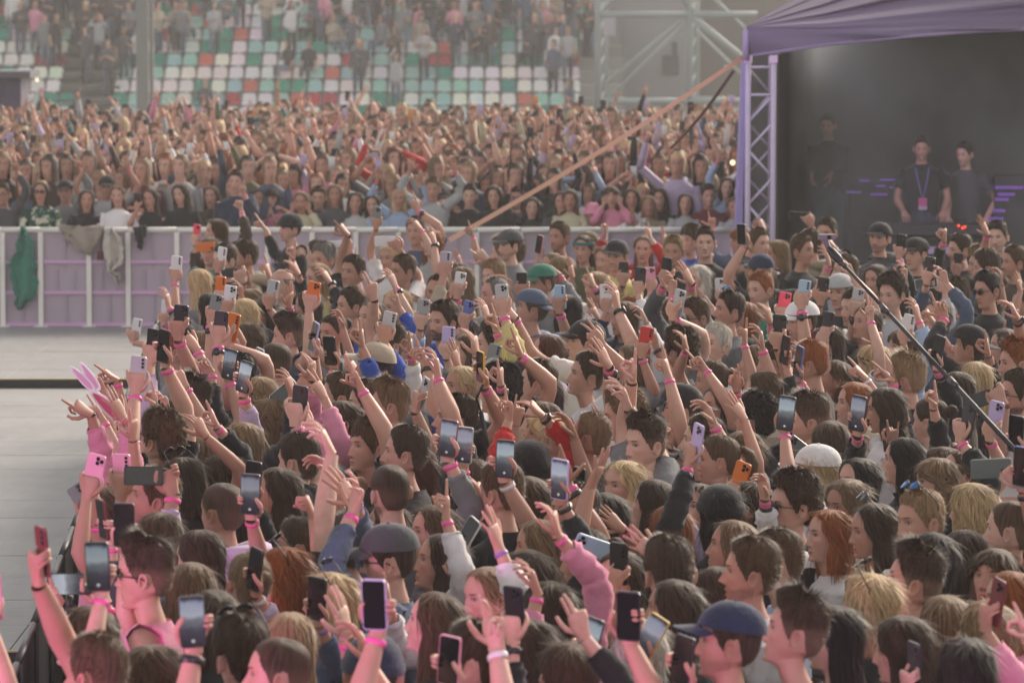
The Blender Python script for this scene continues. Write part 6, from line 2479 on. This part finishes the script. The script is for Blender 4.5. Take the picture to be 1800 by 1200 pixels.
# ---------------------------------------------------------------- small things
def small_things():
    # telescopic pole with a camera head reaching over the crowd
    a, b = at(1457, 437, 18.2), at(1800, 808, 17.0)
    r = empty('camera_pole', b); tag(r, 'long black telescopic pole slanting over the heads toward the tent', 'pole')
    a2 = a - b
    d = a2 / np.linalg.norm(a2)
    for k, (t0, t1, rr) in enumerate(((-.05, .35, .0105), (.35, .70, .0088), (.70, .93, .0075))):
        m = MB(); m.tube([a2 * t0, a2 * t1], rr, 10); m.build('pole_section', MAT['satin'], r, True, (.010, .010, .012))
        m = MB(); m.tube([a2 * t1 - d * .03, a2 * t1 + d * .03], rr * 1.35, 10); m.build('clamp_collar', MAT['gloss'], r, True, (.03, .03, .032))
    m = MB(); m.tube([a2 * .93, a2 * .95, a2 * .985, a2 * 1.0], [.011, .019, .019, .013], 12); m.build('grip', MAT['satin'], r, True, (.018, .018, .02))
    m = MB(); m.tube([a2 * 1.0, a2 * 1.0 + np.array([-.02, 0, .05])], .012, 8); m.box(a2 + np.array([-.01, 0, .05]), (.075, .03, .022)); m.build('camera_head', MAT['gloss'], r, False, (.12, .13, .14))
    m = MB(); m.loft(tube_rings([a2 + np.array([0, -.016, .05]), a2 + np.array([0, -.024, .05])], [.010, .009], 10)); m.build('lens', MAT['lens'], r)
    # pink and white foam wings fan
    rr = empty('cheer_fan', at(176, 694, 18.2)); tag(rr, 'pink and white bunny ear shaped fan held toward the stage', 'fan')
    M = Matrix.Rotation(math.radians(40), 3, 'Y')
    def shape(cx, cz, l, w, rot, y, col, name, t=.006):
        th = np.linspace(0, 2 * math.pi, 25)[:-1]
        px = w * np.sin(th) * (1 - .35 * np.cos(th)); pz = l * np.cos(th)
        c, s = math.cos(rot), math.sin(rot)
        X = cx + px * c + pz * s; Z = cz - px * s + pz * c
        P = np.stack([X, np.full(24, y), Z], -1)
        m = MB(); m.loft(np.array([P, P + np.array([0, t, 0])]), True, True); m.build(name, MAT['satin'], rr, False, col)
    for nm, l, w, y, col in (('ear_board', .075, .017, 0, (.78, .76, .80)), ('ear_inner', .060, .0095, -.004, (.66, .34, .52))):
        shape(-.075, .070, l, w, math.radians(-44), y, col, nm); shape(-.045, .080, l, w, math.radians(-34), y + .009, col, nm)
    shape(.035, -.050, .105, .031, math.radians(-48), -.006, (.78, .76, .80), 'head_board'); shape(.037, -.052, .090, .021, math.radians(-48), -.0105, (.62, .07, .19), 'head_inner')
    m = MB(); m.tube([(.08, .0, -.10), (.10, .02, -.30)], .008, 8); m.build('handle', MAT['satin'], rr, True, (.6, .6, .62))
    # gimbal under the sideways phone of the man in sunglasses
    p = [h['C'] for h in hand_rows if h['owner'] == 'sung2'][0]
    rg = empty('phone_gimbal', p); tag(rg, 'black handheld gimbal under the sideways phone at the barrier', 'gimbal')
    m = MB(); m.tube([(0, .01, -.04), (-.005, .012, -.07), (.0, .012, -.10)], .012, 8); m.build('clamp_arm', MAT['gloss'], rg, True, (.015, .015, .016))
    m = MB(); m.tube([(0, .012, -.10), (0, .012, -.125)], .024, 12); m.build('motor', MAT['gloss'], rg, True, (.015, .015, .016))
    m = MB(); m.tube([(0, .012, -.12), (.004, .012, -.18), (.01, .012, -.30)], [.012, .017, .016], 10); m.build('handle', MAT['gloss'], rg, True, (.02, .02, .022))
    # gimbal with the golden edged phone
    p = [h['C'] for h in hand_rows if 'gold' in h['pose'] and h['u'] < 900][0] + np.array([0, 0, -.10])
    rg = empty('selfie_stick', p); tag(rg, 'thin black selfie stick joined to the gold edged phone', 'selfie stick')
    m = MB(); m.tube([(0.02, 0, .03), (0, 0, 0), (-.02, 0, -.05), (.0, 0, -.11)], .006, 6); m.build('arm', MAT['gloss'], rg, True, (.015, .015, .016))
    m = MB(); m.tube([(.0, 0, -.11), (.03, 0, -.26), (.05, .02, -.42)], .011, 8); m.build('stick', MAT['gloss'], rg, True, (.02, .02, .022))
    a, b = at(834, 212, 56), at(841, 292, 56)
    m = MB(); m.tube([a, b, b + (0, 0, -.6)], .022, 6); tag(m.build('flag_pole', MAT['satin'], None, True, (.55, .46, .28)), 'thin yellowish pole standing up among the distant heads', 'pole')
    # glowing wrist lights in the far crowd
    pur = plain('purple_glow', (.3, .05, .5), .4, emit=(.50, .06, .95, 2.2))
    wht = plain('warm_glow', (.8, .7, .4), .4, emit=(1, .85, .5, .9))
    k = 0
    spots = [(58, 284, 52, 'purple light bracelet above the leafy shirt'), (52, 272, 53, 'upper purple light bracelet above the leafy shirt'), (208, 268, 58, 'purple light bracelet above the white blouse'), (175, 245, 60, 'violet light bracelet high above the laughing woman'),
             (236, 245, 60, 'violet light bracelet over the crowd beside the mast'), (366, 257, 56, 'pink violet light in the crowd above the track jacket'), (963, 287, 56, 'purple light bracelet over the woman in the black vest'), (963, 276, 58, 'upper violet light over the woman in the black vest')]
    for u, v, d, lab in spots:
        p = at(u, v, d); m = MB(); a = np.linspace(0, 2 * math.pi, 9)
        m.tube(np.stack([.028 * np.cos(a), .028 * np.sin(a), 0 * a], -1), .010, 6)
        o = m.build('light_bracelet', pur, None, True); o.location = p; tag(o, lab, 'bracelet')
    for u, v, d, lab in ((381, 298, 50, 'warm white phone light beside the violet light'), (1288, 286, 46.5, 'warm white light by the tent side cloth'), (65, 141, 77, 'warm lamp on the edge of the dark booth')):
        p = at(u, v, d); m = MB(); m.loft(tube_rings([(0, 0, 0), (0, -.02, 0)], [.03, .026], 10)); o = m.build('lamp', wht, None, True); o.location = p; tag(o, lab, 'lamp')
small_things()

# ---------------------------------------------------------------- haze
def haze():
    m, nt, b = new_mat('haze_air')
    nt.nodes.remove(b)
    pv = nt.nodes.new('ShaderNodeVolumePrincipled')
    pv.inputs['Color'].default_value = (.97, .94, .91, 1); pv.inputs['Density'].default_value = HAZE
    pv.inputs['Anisotropy'].default_value = .2
    nt.links.new(pv.outputs[0], nt.nodes['Material Output'].inputs['Volume'])
    mb = MB(); mb.box((0, 105, 6.0), (130, 280, 15))
    o = mb.build('haze', m); tag(o, kind='stuff')
HAZE = .0012
haze()
def smoke():
    m, nt, b = new_mat('stage_smoke'); nt.nodes.remove(b)
    pv = nt.nodes.new('ShaderNodeVolumePrincipled')
    pv.inputs['Color'].default_value = (.90, .95, .93, 1); g = NG(nt)
    n = g.noise(g.coord(), 0.75, 3, 0.55)
    nt.links.new(g.m('MULTIPLY', g.m('SUBTRACT', n, 0.36, clamp=True), 0.75), pv.inputs['Density'])
    nt.links.new(pv.outputs[0], nt.nodes['Material Output'].inputs['Volume'])
    mb = MB(); mb.box((2.435 + 4.4, 42 + 2.7, 2.25), (7.6, 4.6, 3.4))
    tag(mb.build('smoke', m), kind='stuff')
smoke()
